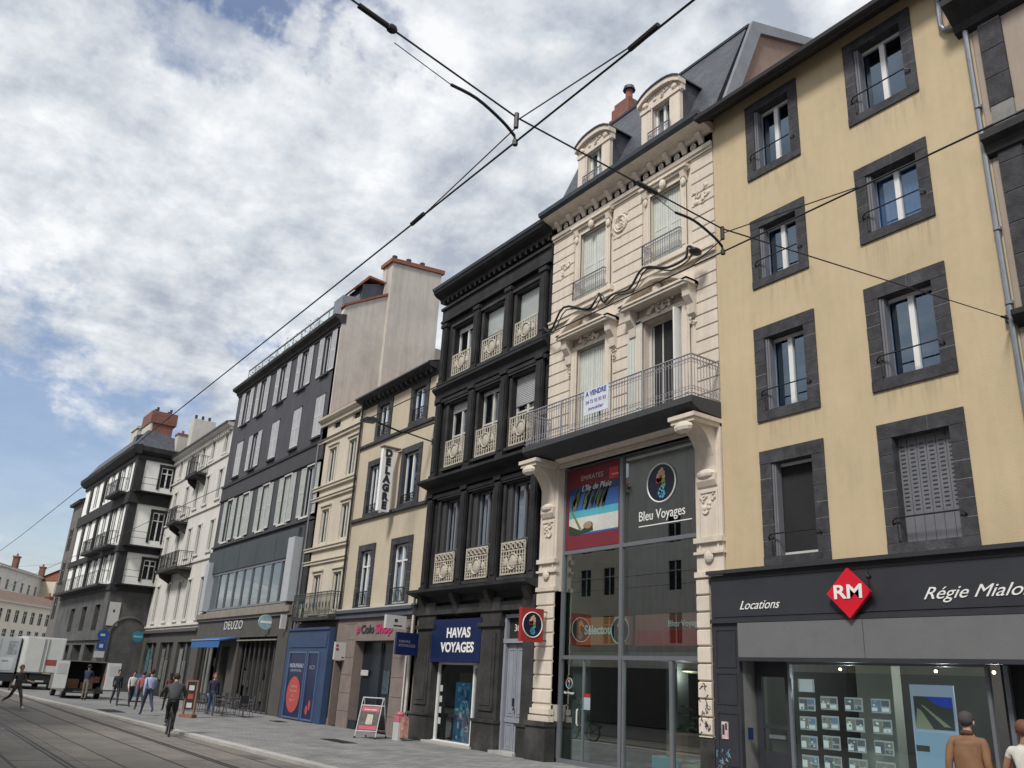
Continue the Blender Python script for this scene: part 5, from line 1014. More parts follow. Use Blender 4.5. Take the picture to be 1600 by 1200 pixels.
# ---------------------------------------------------------------- black framed white corner building (local axes, corner at the origin)
def cornerb():
    T=thing('corner_building','white corner building with black stone pilasters, bands and balconies, brick chimney','building',(-66.6,12.3,0),R_(1.6)); ORG_[T.name]=Vector()
    WH=M('bright_white_render',(.82,.82,.79),.9,.05,.8); DK=M('black_dressed_stone',(.022,.022,.024),.8,.3,2)
    L=18.0; xs=[-2.1,-4.1,-7.5,-9.6,-12.9,-15.6]
    fl=((14.25,16.2),(10.3,12.8),(7.5,9.3)); W=[(x-.38,x+.38,c,d) for x in xs for c,d in fl]
    wall(-L,0,6.9,16.7,W,Y=0).build('wall',WH,T)
    m=MB(); Ws=[(1.75,2.6,c+.1,d-.25) for c,d in fl]   # side wall in (y,z)
    ys=[0,1.75,2.6,3.2]
    zs=sorted({6.9,16.7,*[w[2] for w in Ws],*[w[3] for w in Ws]})
    for a,b in zip(ys,ys[1:]):
        for c,d in zip(zs,zs[1:]):
            if a==1.75 and any(w[2]<=c and d<=w[3] for w in Ws): continue
            m.face([(0,a,c),(0,b,c),(0,b,d),(0,a,d)])
    m.build('side_wall',WH,T); m=MB(); m.face([(-L,0,0),(-L,9,0),(-L,9,16.7),(-L,0,16.7)]); m.build('side_wall',WH,T)
    for a,b,c,d in Ws:
        m=MB(); m.box(-.04,.05,a-.18,a,c-.1,d+.1); m.box(-.04,.05,b,b+.15,c-.1,d+.1); m.box(-.04,.06,a-.2,b+.2,d,d+.2); m.build('window_surround',DK,T)
        m=MB(); m.box(-.1,-.04,a,a+.07,c,d); m.box(-.1,-.04,b-.07,b,c,d); m.box(-.1,-.04,(a+b)/2-.05,(a+b)/2+.05,c,d); m.box(-.11,-.03,a,b,c,c+.08); m.box(-.11,-.03,a,b,d-.08,d); m.box(-.1,-.03,a,b,c+(d-c)*.7,c+(d-c)*.7+.07); w_=m.build('window',WHT,T); g=MB(); g.box(-.09,-.07,a,b,c,d); g.build('glass',GLF,w_)
    for i,(a,b,c,d) in enumerate(W):
        window(T,a,b,c,d,.08,frame=WHT,glass=GLF,fw=.06,Y=0,tr=.72); m=MB(); w=.09
        m.box(a-w,a,-.03,0,c-.1,d+.2); m.box(b,b+w,-.03,0,c-.1,d+.2); m.box(a,b,-.07,0,d,d+.22); m.build('window_surround',DK,T)
    for x in (0,-5.3,-10.2,-15.0): m=MB(); w=.6 if x==0 else .3; m.box(x-w,x+(.09 if x==0 else .3),-.10,.5 if x==0 else 0,6.9,16.6); m.build('pilaster',DK,T)
    m=MB()
    for z0,z1,o in ((13.0,13.85,.22),(9.45,9.9,.2),(6.7,7.15,.25)):
        m.box(-L,o,-o,0,z0,z1); m.box(0,o,0,2.85,z0,z1)
    m.box(-L,.12,-.12,0,16.3,16.6); m.box(0,.12,0,2.85,16.3,16.6)
    m.build('string_course',DK,T)
    m=MB(); m.ex([(0,16.6),(-.3,16.65),(-.6,16.95),(-.62,17.25),(0,17.35)],'x',-L-.3,.45); m.ex([(0,16.6),(.4,16.9),(.42,17.25),(0,17.35)],'y',-.4,2.8); m.build('cornice',BLK,T)
    m=MB(); m.face([(-L-.3,-.45,17.3),(.1,-.45,17.3),(-1.2,.5,18.9),(-L,.5,18.9)]); m.face([(.1,-.45,17.3),(.1,8,17.3),(-1.2,8,17.9),(-1.2,.5,18.9)]); m.face([(-L,.5,18.9),(-1.2,.5,18.9),(-1.2,8,17.9),(-L,8,19.2)]); m.face([(-L-.3,-.45,17.3),(-L,.5,18.9),(-L,8,19.2),(-L-.3,8,17.3)]); m.build('roof',SLATE,T)
    balcony(T,-4.9,-.9,13.9,1.0,-.85,-.22,DK,IRON,False,.2); balcony(T,-4.9,-.9,9.95,1.0,-.85,-.2,DK,IRON,False,.2); balcony(T,-10,-5.6,9.95,1.0,-.8,-.2,DK,IRON,False,.2)
    balcony(T,-L+.3,-.9,7.15,.95,-.9,-.25,DK,IRON,False,.45); 
    for z in (13.9,9.95,7.2):
        m=MB()
        for y in (0.1,2.7): m.tube([(.75,y,z),(.75,y,z+1)],.02,4)
        for zz in (z+.95,z+.5): m.tube([(.75,-.0,zz),(.75,2.8,zz)],.02,4)
        m.box(.1,.8,.0,2.8,z-.12,z-.02); m.build('side_balcony',IRON,T)
    m=wall(-L,0,0,6.9,[(-4.4,-1.2,0,3.0),(-8.8,-5.6,0,3.0),(-13.2,-10,0,3.0),(-3.6,-2.0,4.0,5.8),(-8,-6.4,4.0,5.8),(-12.4,-10.8,4,5.8)],Y=-.15,t=.5); m.box(-L,.1,-.3,-.15,3.3,3.75); m.box(0,.12,-.15,3.2,0,6.9); DG=M('weathered_lava_wall',(.085,.085,.085),.85,.3,1,.3,dirt=.3); m.build('ground_floor',[DG],T)
    m=MB(); m.box(-13.2,-1.2,.3,.35,0,6.5); m.build('shop_interior',INTD,T)
    m=MB(); m.ring((.13,1.6,3.7),1.25,.09,'x',16,5,0,0,180); m.box(.12,.2,.30,.42,1.2,3.7); m.box(.12,.2,2.8,2.9,1.2,3.7); m.build('stone_arch',DG,T)
    m=MB(); m.box(.13,.16,.0,.75,4.3,5.9); m.box(.16,.165,.3,.42,5.2,5.4,1); m.build('wall_panel',[PLATE,TXD],T)
    m=MB(); m.box(-4.0,-1.4,.75,2.3,17.4,19.9,0); m.box(-4.1,-1.3,.55,2.5,19.6,20.45,0); m.box(-4.1,-1.3,.55,2.5,20.45,20.55,1); m.box(-4.0,-1.4,.62,.75,17.4,19.6,2)
    for i in range(4):
        for j in range(2): m.cyl((-3.8+i*.7,1.0+j*1.0,20.5),(-3.8+i*.7,1.0+j*1.0,20.95),.10,8,3)
    m.build('chimney',[BRICK,TILE,GAB,CHAS],T)
    m=MB(); m.box(-8.9,-6.9,.9,2.0,17.4,20.3,0); m.box(-9,-6.8,.8,2.1,20.3,20.5,0)
    for i in range(4): m.cyl((-8.7+i*.5,1.5,20.5),(-8.7+i*.5,1.5,21.0),.10,8,2)
    m.build('chimney',[GAB,TILE,CHAS],T)
    m=MB(); m.box(-1.0,-.2,2.5,3.9,16.5,18.75,0); m.box(-1.05,-.15,2.45,3.95,18.75,18.9,1); m.cyl((-.6,2.9,18.9),(-.6,2.9,19.2),.1,8,1); m.build('chimney',[GAB,TILE],T)
    m=MB(); m.ex([(-.1,17.4),(-.1,18.5),(.9,18.9),(.9,17.4)],'x',-2.9,-1.9,0); m.build('dormer',ZIND,T)
cornerb()
def far_block(name,label,loc,rz,L,h,depth,wallm,roofm,rows,step,win_h=1.5,win_w=.9,roofh=2.0,dark=None,chim=(),cm=None,shop=None,start=1.2):
    T=thing(name,label,'building',loc,rz); ORG_[T.name]=Vector(); W=[]
    n=int((L-1.6)/step)
    for r in rows:
        for i in range(n): x=start+i*step; W.append((x,x+win_w,r,r+win_h))
    wall(0,L,0,h,W,Y=0,t=.25).build('wall',wallm,T)
    m=MB(); m.face([(0,0,0),(0,depth,0),(0,depth,h),(0,0,h)]); m.face([(L,0,0),(L,0,h),(L,depth,h),(L,depth,0)]); m.face([(0,depth,0),(L,depth,0),(L,depth,h),(0,depth,h)]); m.build('side_wall',wallm,T)
    for a,b,c,d in W[:96]: 
        g=MB(); g.box(a,b,.1,.14,c,d,0); g.box((a+b)/2-.04,(a+b)/2+.04,.06,.1,c,d,1); g.box(a,b,.06,.1,c+win_h*.66,c+win_h*.66+.06,1)
        if dark: g.box(a-.14,a,-.05,0,c,d+.1,2); g.box(b,b+.14,-.05,0,c,d+.1,2)
        g.build('window',[GLF,SHUT2,dark or SHUT2],T)
    m=MB(); m.box(-.2,L+.2,-.35,.1,h-.05,h+.2); m.build('cornice',dark or wallm,T)
    m=MB(); m.face([(-.3,-.4,h+.15),(L+.3,-.4,h+.15),(L+.3,depth/2,h+roofh),(-.3,depth/2,h+roofh)]); m.face([(-.3,depth+.4,h+.15),(L+.3,depth+.4,h+.15),(L+.3,depth/2,h+roofh),(-.3,depth/2,h+roofh)]); m.ex([(-.3,h+.1),(depth/2,h+roofh-.05),(depth+.3,h+.1)],'x',0,L) ; m.build('roof',roofm,T)
    for cx,cy,ch in chim:
        m=MB(); m.box(cx-.5,cx+.5,cy-.35,cy+.35,h,h+ch,0); m.box(cx-.6,cx+.6,cy-.45,cy+.45,h+ch,h+ch+.2,1); m.cyl((cx,cy,h+ch),(cx,cy,h+ch+.6),.14,8,1); m.build('chimney',[cm or BRICK,TILE],T)
    m=MB(); m.box(0,L,-.08,0,0,3.2); m.build('shop_front',shop or TAUPE,T)
    return T
far_block('distant_building','narrow dark building just past the black framed white corner',(-88.6,11.6,0),R_(1.6),4.0,15.4,8,M('sooty_render',(.13,.12,.115),.9,.2,1),ZIND,(5.2,8.2,11.2),1.7,1.9,.95,2.4,dark=BLK2)
far_block('distant_building','distant grey white building with brick chimneys at the end of the street',(-139.6,10.5,0),math.atan2(.427,-.904),46,13.9,9,WHR,ZIND,(8.2,11.0),2.9,1.4,.9,1.5,chim=((14,3,2.6),(26,3,2.4),(37,4,2.0)))
far_block('distant_building','low distant cream building crowded with windows behind the white truck',(-114.6,9.3,0),math.atan2(.593,-.805),24,7.9,6,M('far_cream',(.66,.60,.50),.9,.06,1),M('brown_tile',(.15,.095,.075),.9,.3,3),(3.5,5.7),1.7,1.4,.8,1.5,chim=((16,3,1.6),),start=.8)
far_block('distant_building','distant beige building half hidden between the cream one and the dark corner',(-150,24,0),math.atan2(.7,-.7),30,13.5,9,CRE2,TILE,(4.5,7.5,10.5),2.4,1.6,.9,2.2,chim=((3,3,2.0),(9,3,1.8)))
for x0,L,h,mt,k in ((14,13,13.5,CRE2,'cream'),(1,14,15.5,GAB,'grey'),(-13,12,12.5,CRE3,'sand'),(-25,15,16,WHR,'white'),(-40,13,14,CRE2,'tall cream'),(-53,16,15,GAB,'long grey')):
    far_block('opposite_building',k+' rendered building on the opposite side of the street, behind the viewer',(x0,-6.5,0),math.pi,L-.05,h,9,mt,TILE,(4.6,7.6,10.4),2.3,1.7,1.05,2.6,dark=LAVA if k in('sand','grey') else None)
# ---------------------------------------------------------------- overhead line
def seg(P,r,name,label,cat,mat=WIRE,extra=None,group='tram overhead wires'):
    m=MB(); m.tube(P,r,5)
    if extra: extra(m)
    o=m.build(name,mat,None,origin=P[0]); tag(o,label,cat,group); return o
seg([(-120,2.4,6.25),(-70,2.95,6.28),(-38,3.35,6.3),(-5.2,3.45,6.3),(15,3.5,6.3)],.0095,'contact_wire','tram contact wire crossing the sky from low left to the top edge','wire',
    extra=lambda m:(m.tube([(-7.05,3.45,6.31),(-6.8,3.45,6.32)],.024,6),m.tube([(-3.75,3.45,6.31),(-3.45,3.45,6.32)],.024,6)))
seg([(-120,5.3,6.25),(-70,5.8,6.28),(-38,6.15,6.3),(-5.35,6.28,6.3),(15,6.35,6.3)],.0095,'contact_wire','tram contact wire in front of the cream and yellow facades','wire')
A,B,C,D,E_=Vector((-6.3,14.98,8.45)),Vector((-5.35,6.28,6.58)),Vector((-5.2,3.45,6.56)),Vector((-5.19,2.18,6.8)),Vector((-5.1,-6.4,8.6))
def sleeves(m):
    a=A+(B-A)*.72; 
    for P,Q,r in ((C+(D-C)*1.0,C+(D-C)*1.24,.024),(B+(A-B)*0+(C-B)*-.0,B+(C-B)*.0,.0),):
        if r: m.tube([P,(P+Q)/2,Q],r,8)
    m.ell(tuple(D),(.04,.05,.04)); u=(A-B).normalized(); m.tube([A-u*.45,A-u*.15],.022,6); m.box(-6.36,-6.24,14.9,15.0,8.38,8.52)
    v=B+(C-B)*.42; m.tube([v-(C-B).normalized()*.16,v+(C-B).normalized()*.12],.026,6)
seg([A,B,C,D,E_],.009,'span_wire','thin span wire from the yellow wall across the street carrying both contact wires','wire',extra=sleeves)
def arm(P,hx,hy,zc,lab,dl,dr):
    m=MB(); m.tube(smooth(P),.014,6); m.tube([(hx,hy,6.60),(hx,hy,6.45)],.022,6); m.tube([P[-1],(hx,hy,6.3)],.012,5); m.tube([(hx,hy,6.32),(hx,hy,6.27)],.025,6)
    m.tube([(hx-dl,hy,6.31),(hx-.02,hy,6.45)],.006,4); m.tube([(hx+.02,hy,6.52),(hx+dr,hy,6.31)],.006,4); m.tube([P[0],(P[0][0],P[0][1]-.55,P[0][2]+.13)],.004,4)
    o=m.build('steady_arm',WIRE,None,origin=(hx,hy,6.5)); tag(o,lab,'wire fitting','tram overhead wires')
arm([(-5.2,2.77,6.56),(-5.2,3.03,6.55),(-5.2,3.3,6.45),(-5.2,3.44,6.36)],-5.2,3.45,6.3,'curved black steady arm hanging against the sky where the wires cross',1.6,1.6)
arm([(-5.35,5.57,6.50),(-5.35,5.85,6.51),(-5.35,6.14,6.43),(-5.35,6.27,6.36)],-5.35,6.28,6.3,'curved black steady arm where the cream and yellow buildings meet',.45,1.6)
m=MB(); m.tube([(-62,-3,7.6),(-61.8,2.6,6.8),(-61.7,3.2,6.7)],.012,4); m.tube([(-61.7,2.95,6.28),(-61.7,2.2,6.75),(-61.7,2.0,6.8)],.02,4); m.tube([(-61.7,3.2,6.7),(-61.2,13,8.6),(-61,15,9)],.008,4)
o=m.build('span_wire',WIRE,None,origin=(-61.8,2.6,6.8)); tag(o,'distant span wire with a bracket in the sky above the white truck','wire','tram overhead wires')
# wall lamp on a forked bracket
T=thing('street_lamp','black street lamp on a forked bracket between the black and the sand coloured buildings','street lamp',(-26.9,15,10.3))
m=MB(); m.tube([(-26.9,12.45,10.56),(-26.9,13.6,10.36),(-26.9,13.95,10.4)],.035,6); m.tube([(-26.9,13.9,10.4),(-26.9,15.05,11.05)],.028,6); m.tube([(-26.9,13.9,10.38),(-26.9,15.05,10.26)],.028,6); m.box(-26.96,-26.84,14.95,15.04,10.15,10.4); m.build('bracket',IRON,T)
m=MB(); m.ex([(12.0,10.50),(12.1,10.44),(12.55,10.48),(12.6,10.58),(12.4,10.64),(12.1,10.58)],'x',-27.08,-26.72); m.build('lamp_head',ZIND,T)
# ---------------------------------------------------------------- people
HAIR={}
def person(label,loc,rz,h=1.75,top=(.1,.1,.1),bot=(.03,.035,.06),shoe=(.02,.02,.02),skin=(.42,.26,.19),hair=(.03,.02,.015),legs=((15,10),(-15,20)),arms=((-15,8,15),(15,8,15)),bulk=1.,short=False,skirt=False,lean=0,hairlong=False,headturn=0,hands=True,bald=False,bare=False):
    k=h/1.75; V=[];Ed=[];Rr=[];Lb=[]
    def add(p,r,lb,par=None):
        V.append(Vector(p)); Rr.append(r); Lb.append(lb)
        if par is not None: Ed.append((par,len(V)-1))
        return len(V)-1
    def ang(a,l,side=0.,sx=1): a=R_(a); s=R_(side); return Vector((sx*math.sin(s)*l,math.sin(a)*l*math.cos(s),-math.cos(a)*l*math.cos(s)))
    ln=R_(lean); 
    def sp(z,y=0): d=z-.95; return (0,y+math.sin(ln)*d,.95+math.cos(ln)*d)
    pel=add((0,0,.95),.135*bulk,'b'); wa=add(sp(1.10),.125*bulk,'t',pel); ch=add(sp(1.30,.0),.145*bulk,'t',wa); nb=add(sp(1.44),.085*bulk,'t',ch)
    nk=add(sp(1.50,.01),.052,'s',nb); hd=add(sp(1.58,.025),.080,'s',nk); ht=add(sp(1.66,.015),.082,'s',hd); h3=add(sp(1.71,.01),.05,'s',ht)
    add(Vector(sp(1.585,.115)),.018,'s',hd)  # nose
    for si,s in enumerate((-1,1)):
        sw,ab,el=arms[si]; S=Vector(sp(1.40))+Vector((s*.175*min(bulk,1.1),0,0)); sh=add(S,.062*bulk,'t',ch)
        e=S+ang(sw,.29,ab,s); ei=add(e,.045*bulk,'t' if not bare else 's',sh); wv=e+ang(sw+el,.25,ab*.4,s); wi=add(wv,.032 if short or bare else .038*bulk,'s' if short or bare else 't',ei)
        d=(wv-e).normalized(); pm=wv+d*.07; pi=add(pm,.034,'s',wi)
        if hands:
            o=Vector((0,1,0)) if abs(d.y)<.8 else Vector((0,0,1)); o=(o-d*o.dot(d)).normalized(); c_=d.cross(o)*s
            for fi,(off,l) in enumerate(((-.026,.062),(-.009,.075),(.009,.07),(.026,.055))):
                b0=add(pm+d*.03+o*off,.0105,'s',pi); b1=add(pm+d*(.03+l*.6)+o*off*1.1-c_*.012,.009,'s',b0); add(pm+d*(.03+l)+o*off*1.1-c_*.03,.008,'s',b1)
            t0=add(pm-d*.02+o*.035,.012,'s',pi); add(pm+d*.02+o*.06-c_*.01,.009,'s',t0)
    for si,s in enumerate((-1,1)):
        th,kn=legs[si]; H=Vector((s*.09,0,.90)); hi=add(H,.092*bulk,'b',pel); K=H+ang(th,.43); ki=add(K,.062,'b',hi); A_=K+ang(th-kn,.40); ai=add(A_,.042,'b' if not skirt else 's',ki)
        add(A_+Vector((0,-.045,-.035)),.036,'f',ai); f=add(A_+Vector((0,.06,-.04)),.038,'f',ai); add(A_+Vector((0,.15,-.05)),.030,'f',f)
    zmin=min(v.z-r for v,r in zip(V,Rr)); V=[v-Vector((0,0,zmin)) for v in V]
    me=bpy.data.meshes.new('person'); me.from_pydata([v*k for v in V],Ed,[]); o=bpy.data.objects.new('person',me); sc.collection.objects.link(o)
    md=o.modifiers.new('skin','SKIN'); md.branch_smoothing=.6; sv=me.skin_vertices[0].data
    for i,r in enumerate(Rr): sv[i].radius=(r*k,r*k); sv[i].use_root=(i==0)
    ss=o.modifiers.new('ss','SUBSURF'); ss.levels=1; ss.render_levels=1
    bpy.context.view_layer.update(); nm=bpy.data.meshes.new_from_object(o.evaluated_get(bpy.context.evaluated_depsgraph_get())); bpy.data.objects.remove(o); nm.name='person'
    key=lambda n,c:M(n+'_%03d_%03d_%03d'%tuple(int(x*1000) for x in c),c,.8,.15,5,.1)
    nm.materials.clear()
    for mt in (key('skin',skin),key('top',top),key('trousers',bot),key('shoe',shoe)): nm.materials.append(mt)
    idx={'s':0,'t':1,'b':2,'f':3}; segs=[(V[a]*k,V[b]*k,Lb[b],Lb[a]) for a,b in Ed]
    for p in nm.polygons:
        c=p.center; best=None
        for a,b,l,l0 in segs:
            ab=b-a; t=max(0,min(1,(c-a).dot(ab)/max(ab.length_squared,1e-9))); d=(c-(a+ab*t)).length
            if best is None or d<best[0]: best=(d,l if t>.35 else l0)
        p.material_index=idx[best[1]]
    for v in nm.vertices:
        q=Vector((v.co.x*9,v.co.y*9,v.co.z*5))+Vector(loc); f=mnoise.noise(q)*.012+mnoise.noise(q*2.7)*.006
        if v.co.z<1.42*k and v.co.z>.12: v.co+=v.normal*f
    nm.polygons.foreach_set('use_smooth',[True]*len(nm.polygons))
    o=bpy.data.objects.new('person',nm); sc.collection.objects.link(o); o.location=loc; o.rotation_euler=(0,0,rz); tag(o,label,'person'); ORG_[o.name]=Vector()
    hc=(V[hd]+V[ht])/2*k; m=MB()
    if not bald:
        m.ell((hc.x,hc.y-.015*k,hc.z+.03*k),(.094*k,.108*k,.105*k),0,14,10)
        if hairlong: m.ell((hc.x,hc.y-.06*k,hc.z-.10*k),(.085*k,.06*k,.16*k),0,12,8)
        hm=m.build('hair',key('hair',hair),o,smooth=True)
        for v in hm.data.vertices:   # open the face
            v.co+=v.normal*mnoise.noise(v.co*38)*.014
            if v.co.y>hc.y+.045*k and v.co.z<hc.z+.07*k: v.co.y=hc.y+.045*k
            if v.co.z<hc.z-.03*k and not hairlong: v.co.x=hc.x+(v.co.x-hc.x)*.82
    m=MB()
    for s in (-1,1): m.ell((hc.x+s*.034*k,hc.y+.083*k,hc.z+.0*k),(.014*k,.010*k,.009*k),0,8,6)
    m.build('eyes',key('eye',(.03,.025,.02)),o,smooth=True)
    m=MB()
    for s in (-1,1): m.ell((hc.x+s*.088*k,hc.y+.0*k,hc.z-.015*k),(.014*k,.022*k,.032*k),0,8,6)
    m.build('ears',key('skin',skin),o,smooth=True)
    if skirt:
        m=MB(); m.tube([(0,0,(V[pel].z+.06)*k),(0,0,(V[pel].z-.1)*k),(0,.0,(V[pel].z-.5)*k)],.17*k,18,0,.25*k); m.build('skirt',key('trousers',bot),o,smooth=True)
    return o
def extra(o,name,mb,mat): return mb.build(name,mat,o,smooth=True)
o=person('person in a brown coat seen from behind, looking into the agency window',(-6.67,12.55,0),R_(8),1.83,top=(.20,.105,.055),bot=(.05,.05,.055),hair=(.05,.045,.045),bulk=1.22,legs=((3,2),(-2,2)),arms=((-18,10,25),(-18,10,25)))
m=MB(); m.tube([(0,0,1.46-.05*i) for i in range(16)],.19,28,0,.235); m.tube([(0,.0,1.40),(0,.0,1.53)],.10,14,0,.075); c_=m.build('coat',MATS['top_200_105_055'],o,smooth=True)
for v in c_.data.vertices:
    v.co.y*=.72; v.co.x*=1-.12*max(0,(v.co.z-1.25)); v.co+=v.normal*(mnoise.noise(Vector((v.co.x*6,v.co.y*6,v.co.z*3)))*.04)
m=MB(); m.tube([(0,-.02,1.52),(0,-.0,1.57)],.085,14,0,.078); m.build('collar',M('dark_brown_collar',(.07,.035,.02),.8),o,smooth=True)
m=MB(); m.box(-.06,.06,-.24,-.20,.86,.94); m.build('gloves',CHAS,o)
o=person('person in white sleeveless top and red skirt at the right edge, hand raised',(-5.70,12.1,0),R_(15),1.77,top=(.55,.52,.48),bot=(.48,.09,.11),skin=(.30,.16,.11),hair=(.13,.05,.03),arms=((10,18,15),(40,10,90)),legs=((4,3),(-4,3)),bare=True,skirt=True,hairlong=False)
person('person striding across the tram tracks in dark clothes',(-40.5,4.75,-.06),R_(-55),1.72,top=(.05,.045,.045),bot=(.07,.05,.045),shoe=(.6,.6,.6),hair=(.25,.10,.07),legs=((28,8),(-30,35)),arms=((30,10,50),(-25,8,15)),skirt=False,short=True)
person('person in navy top and grey trousers loading the open van',(-49.6,8.85,0),R_(60),1.72,top=(.02,.03,.07),bot=(.16,.14,.12),legs=((4,4),(-4,4)),arms=((45,12,40),(30,12,50)))
person('person in black walking beside the one in white shirt, left of the cyclist',(-44.4,9.25,0),R_(-88),1.6,top=(.02,.022,.03),bot=(.03,.035,.06),legs=((18,6),(-18,22)))
person('person with white shirt open over dark clothes, walking',(-43.9,9.8,0),R_(-85),1.58,top=(.55,.53,.52),bot=(.02,.022,.035),legs=((-16,20),(18,6)),hairlong=True)
person('person in a light blue shirt and jeans walking away',(-37.1,8.95,0),R_(95),1.76,top=(.33,.38,.56),bot=(.03,.04,.085),legs=((24,6),(-24,28)),arms=((-28,10,20),(28,10,30)),bulk=1.08)
person('person in a pink top half hidden behind the light blue shirt',(-41.0,9.55,0),R_(90),1.62,top=(.35,.12,.12),bot=(.05,.04,.04),legs=((16,6),(-16,20)),hair=(.06,.03,.02))
person('person in a navy coat standing by the terrace, red cap',(-38.1,11.75,0),R_(-100),1.68,top=(.02,.022,.05),bot=(.05,.08,.16),hair=(.35,.05,.05),legs=((10,5),(-10,12)))
person('person in a maroon top partly hidden behind the cyclist',(-41.34,10.78,0),R_(100),1.6,top=(.12,.04,.04),bot=(.02,.02,.02),legs=((10,5),(-10,12)),hairlong=True)
# cyclist
def cyclist():
    T=thing('bicycle','dark bicycle ridden away from the viewer along the kerb','bicycle',(-27.5,7.35,-.05),R_(79)); ORG_[T.name]=Vector()
    for y,n in ((.52,0),(-.52,1)):
        m=MB(); m.ring((0,y,.34),.325,.022,'x',26,6); w=m.build('wheel',RUB,T); m=MB(); m.ring((0,y,.34),.295,.010,'x',26,5)
        for i in range(12): a=math.pi*2*i/12; m.tube([(0,y,.34),(0,y+.29*math.cos(a),.34+.29*math.sin(a))],.0025,3)
        m.build('rim',ALU,w)
    m=MB(); bb=(0,-.08,.30); st=(0,-.22,.78); hd=(0,.36,.82); hb=(0,.40,.62)
    for a,b in ((bb,st),(st,hd),(bb,hb),(hd,hb),(hb,(0,.52,.34)),(bb,(0,-.52,.34)),((0,-.2,.72),(0,-.52,.34)),(st,(0,-.24,.90)),(hd,(0,.38,.98))): m.tube([a,b],.017,6)
    m.build('frame',CHAS,T); m=MB(); m.tube(smooth([(-.30,.26,.98),(-.18,.38,1.0),(0,.40,.99),(.18,.38,1.0),(.30,.26,.98)]),.013,6); m.build('handlebar',CHAS,T)
    m=MB(); m.ell((0,-.25,.93),(.075,.14,.03)); m.build('saddle',RUB,T); m=MB(); m.tube([(-.09,-.08,.30),(.09,-.08,.30)],.014,5); m.tube([(.09,-.08,.30),(.09,.02,.18)],.012,5); m.tube([(-.09,-.08,.30),(-.09,-.18,.42)],.012,5); m.box(.09,.19,-.02,.06,.16,.18); m.box(-.19,-.09,-.22,-.14,.41,.43); m.build('pedals',ALU,T)
    m=MB(); m.box(-.06,.06,-.90,-.86,.5,.6); m.tube([(0,-.52,.34),(0,-.82,.62),(0,-.88,.58)],.008,4); m.build('mudguard',CHAS,T)
    person('person in a grey jacket riding the bicycle away, leaning forward',(-27.5+.19,7.32,.04),R_(79),1.76,top=(.045,.05,.052),bot=(.018,.018,.022),shoe=(.4,.4,.4),legs=((58,50),(30,48)),arms=((46,22,10),(46,22,10)),lean=26,bulk=1.3)
cyclist()
# ---------------------------------------------------------------- vehicles
def wheel(T,x,y,r,w,mat=RUB):
    m=MB(); m.cyl((x-w/2,y,r),(x+w/2,y,r),r,20); W=m.build('wheel',mat,T); m=MB(); m.cyl((x-w/2-.01,y,r),(x+w/2+.01,y,r),r*.55,14); m.build('rim',ALU,W)
def truck():   # local: x across, rear faces -y
    T=thing('white_truck','white box truck seen from behind, both rear doors shut','truck',(-63.6,8.55,-.02),R_(92)); ORG_[T.name]=Vector(); w=1.12
    m=MB(); m.box(-w,w,0,5.6,1.0,3.2); m.build('cargo_box',TRW,T)
    for s in (-1,1):
        m=MB(); m.box(s*.02 if s>0 else -w+.06,w-.06 if s>0 else -.02,-.05,0,1.08,3.12); d=m.build('rear_door',TRW,T); m=MB(); m.tube([(s*.12,-.08,1.1),(s*.12,-.08,3.1)],.018,6); m.build('lock_bar',ALU,d)
        m=MB(); m.box(s*1.0-.1,s*1.0+.1,-.08,0,.72,.84); m.build('tail_light',DRED,T)
    m=MB(); m.box(.15,.78,-.06,-.052,1.5,1.85); m.build('red_plate_panel',M('faded_red',(.30,.07,.06),.6),T)
    m=MB(); m.box(-w,w,-.06,.02,1.0,1.06,0); m.box(-w,w,-.1,0,.45,.6,1); m.box(-.6,.6,0,7,.55,.95,1); m.box(-.25,.25,-.11,-.1,.48,.58,2); m.box(.1,.5,-.08,-.05,.98,1.04,3); m.box(-w,w,.3,1.2,.35,.9,1); m.build('chassis',[ALU,CHAS,PLATE,M('yellow_strip',(.5,.38,.1),.6)],T)
    m=MB(); m.box(-1.02,1.02,5.8,7.5,.5,2.6); m.build('cab',TRG,T)
    for s in (-1,1):
        wheel(T,s*.92,1.2,.42,.3); wheel(T,s*.92,6.6,.42,.3)
truck()
def truck2():
    T=thing('grey_truck','pale grey box truck parked left of the white truck, at the left edge','truck',(-65.2,6.15,-.05),R_(84)); ORG_[T.name]=Vector(); w=1.1
    m=MB(); m.box(-w,w,0,5,.95,3.15); m.build('cargo_box',TRG,T); m=MB(); m.box(-w+.05,-.02,-.04,0,1.0,3.05); m.box(.02,w-.05,-.04,0,1.0,3.05); d=m.build('rear_doors',TRG,T)
    m=MB(); m.box(.1,.9,-.055,-.045,1.1,1.9,0); m.box(.25,.6,-.06,-.055,1.62,1.72,1); m.box(.45,.95,-.055,-.045,2.1,2.9,1); m.box(-.9,-.2,-.055,-.045,1.4,2.6,1); m.build('side_print',[M('pale_panel',(.5,.52,.55),.5,.05),M('smudged_print',(.25,.27,.29),.6,.5,5)],T)
    m=MB(); m.box(-w,w,-.06,5,.45,.9); m.box(-.9,.9,5,6.8,.4,1.2); m.build('chassis',CHAS,T); m=MB(); m.box(-1,1,5.2,6.9,.6,2.4); m.build('cab',TRG,T)
    m=MB(); m.box(-1.0,-.8,-.09,-.06,.6,.75); m.build('tail_light',M('orange_light',(.6,.2,.05),.4),T)
    for s in (-1,1): wheel(T,s*.9,1.1,.42,.3); wheel(T,s*.9,6,.42,.3)
truck2()
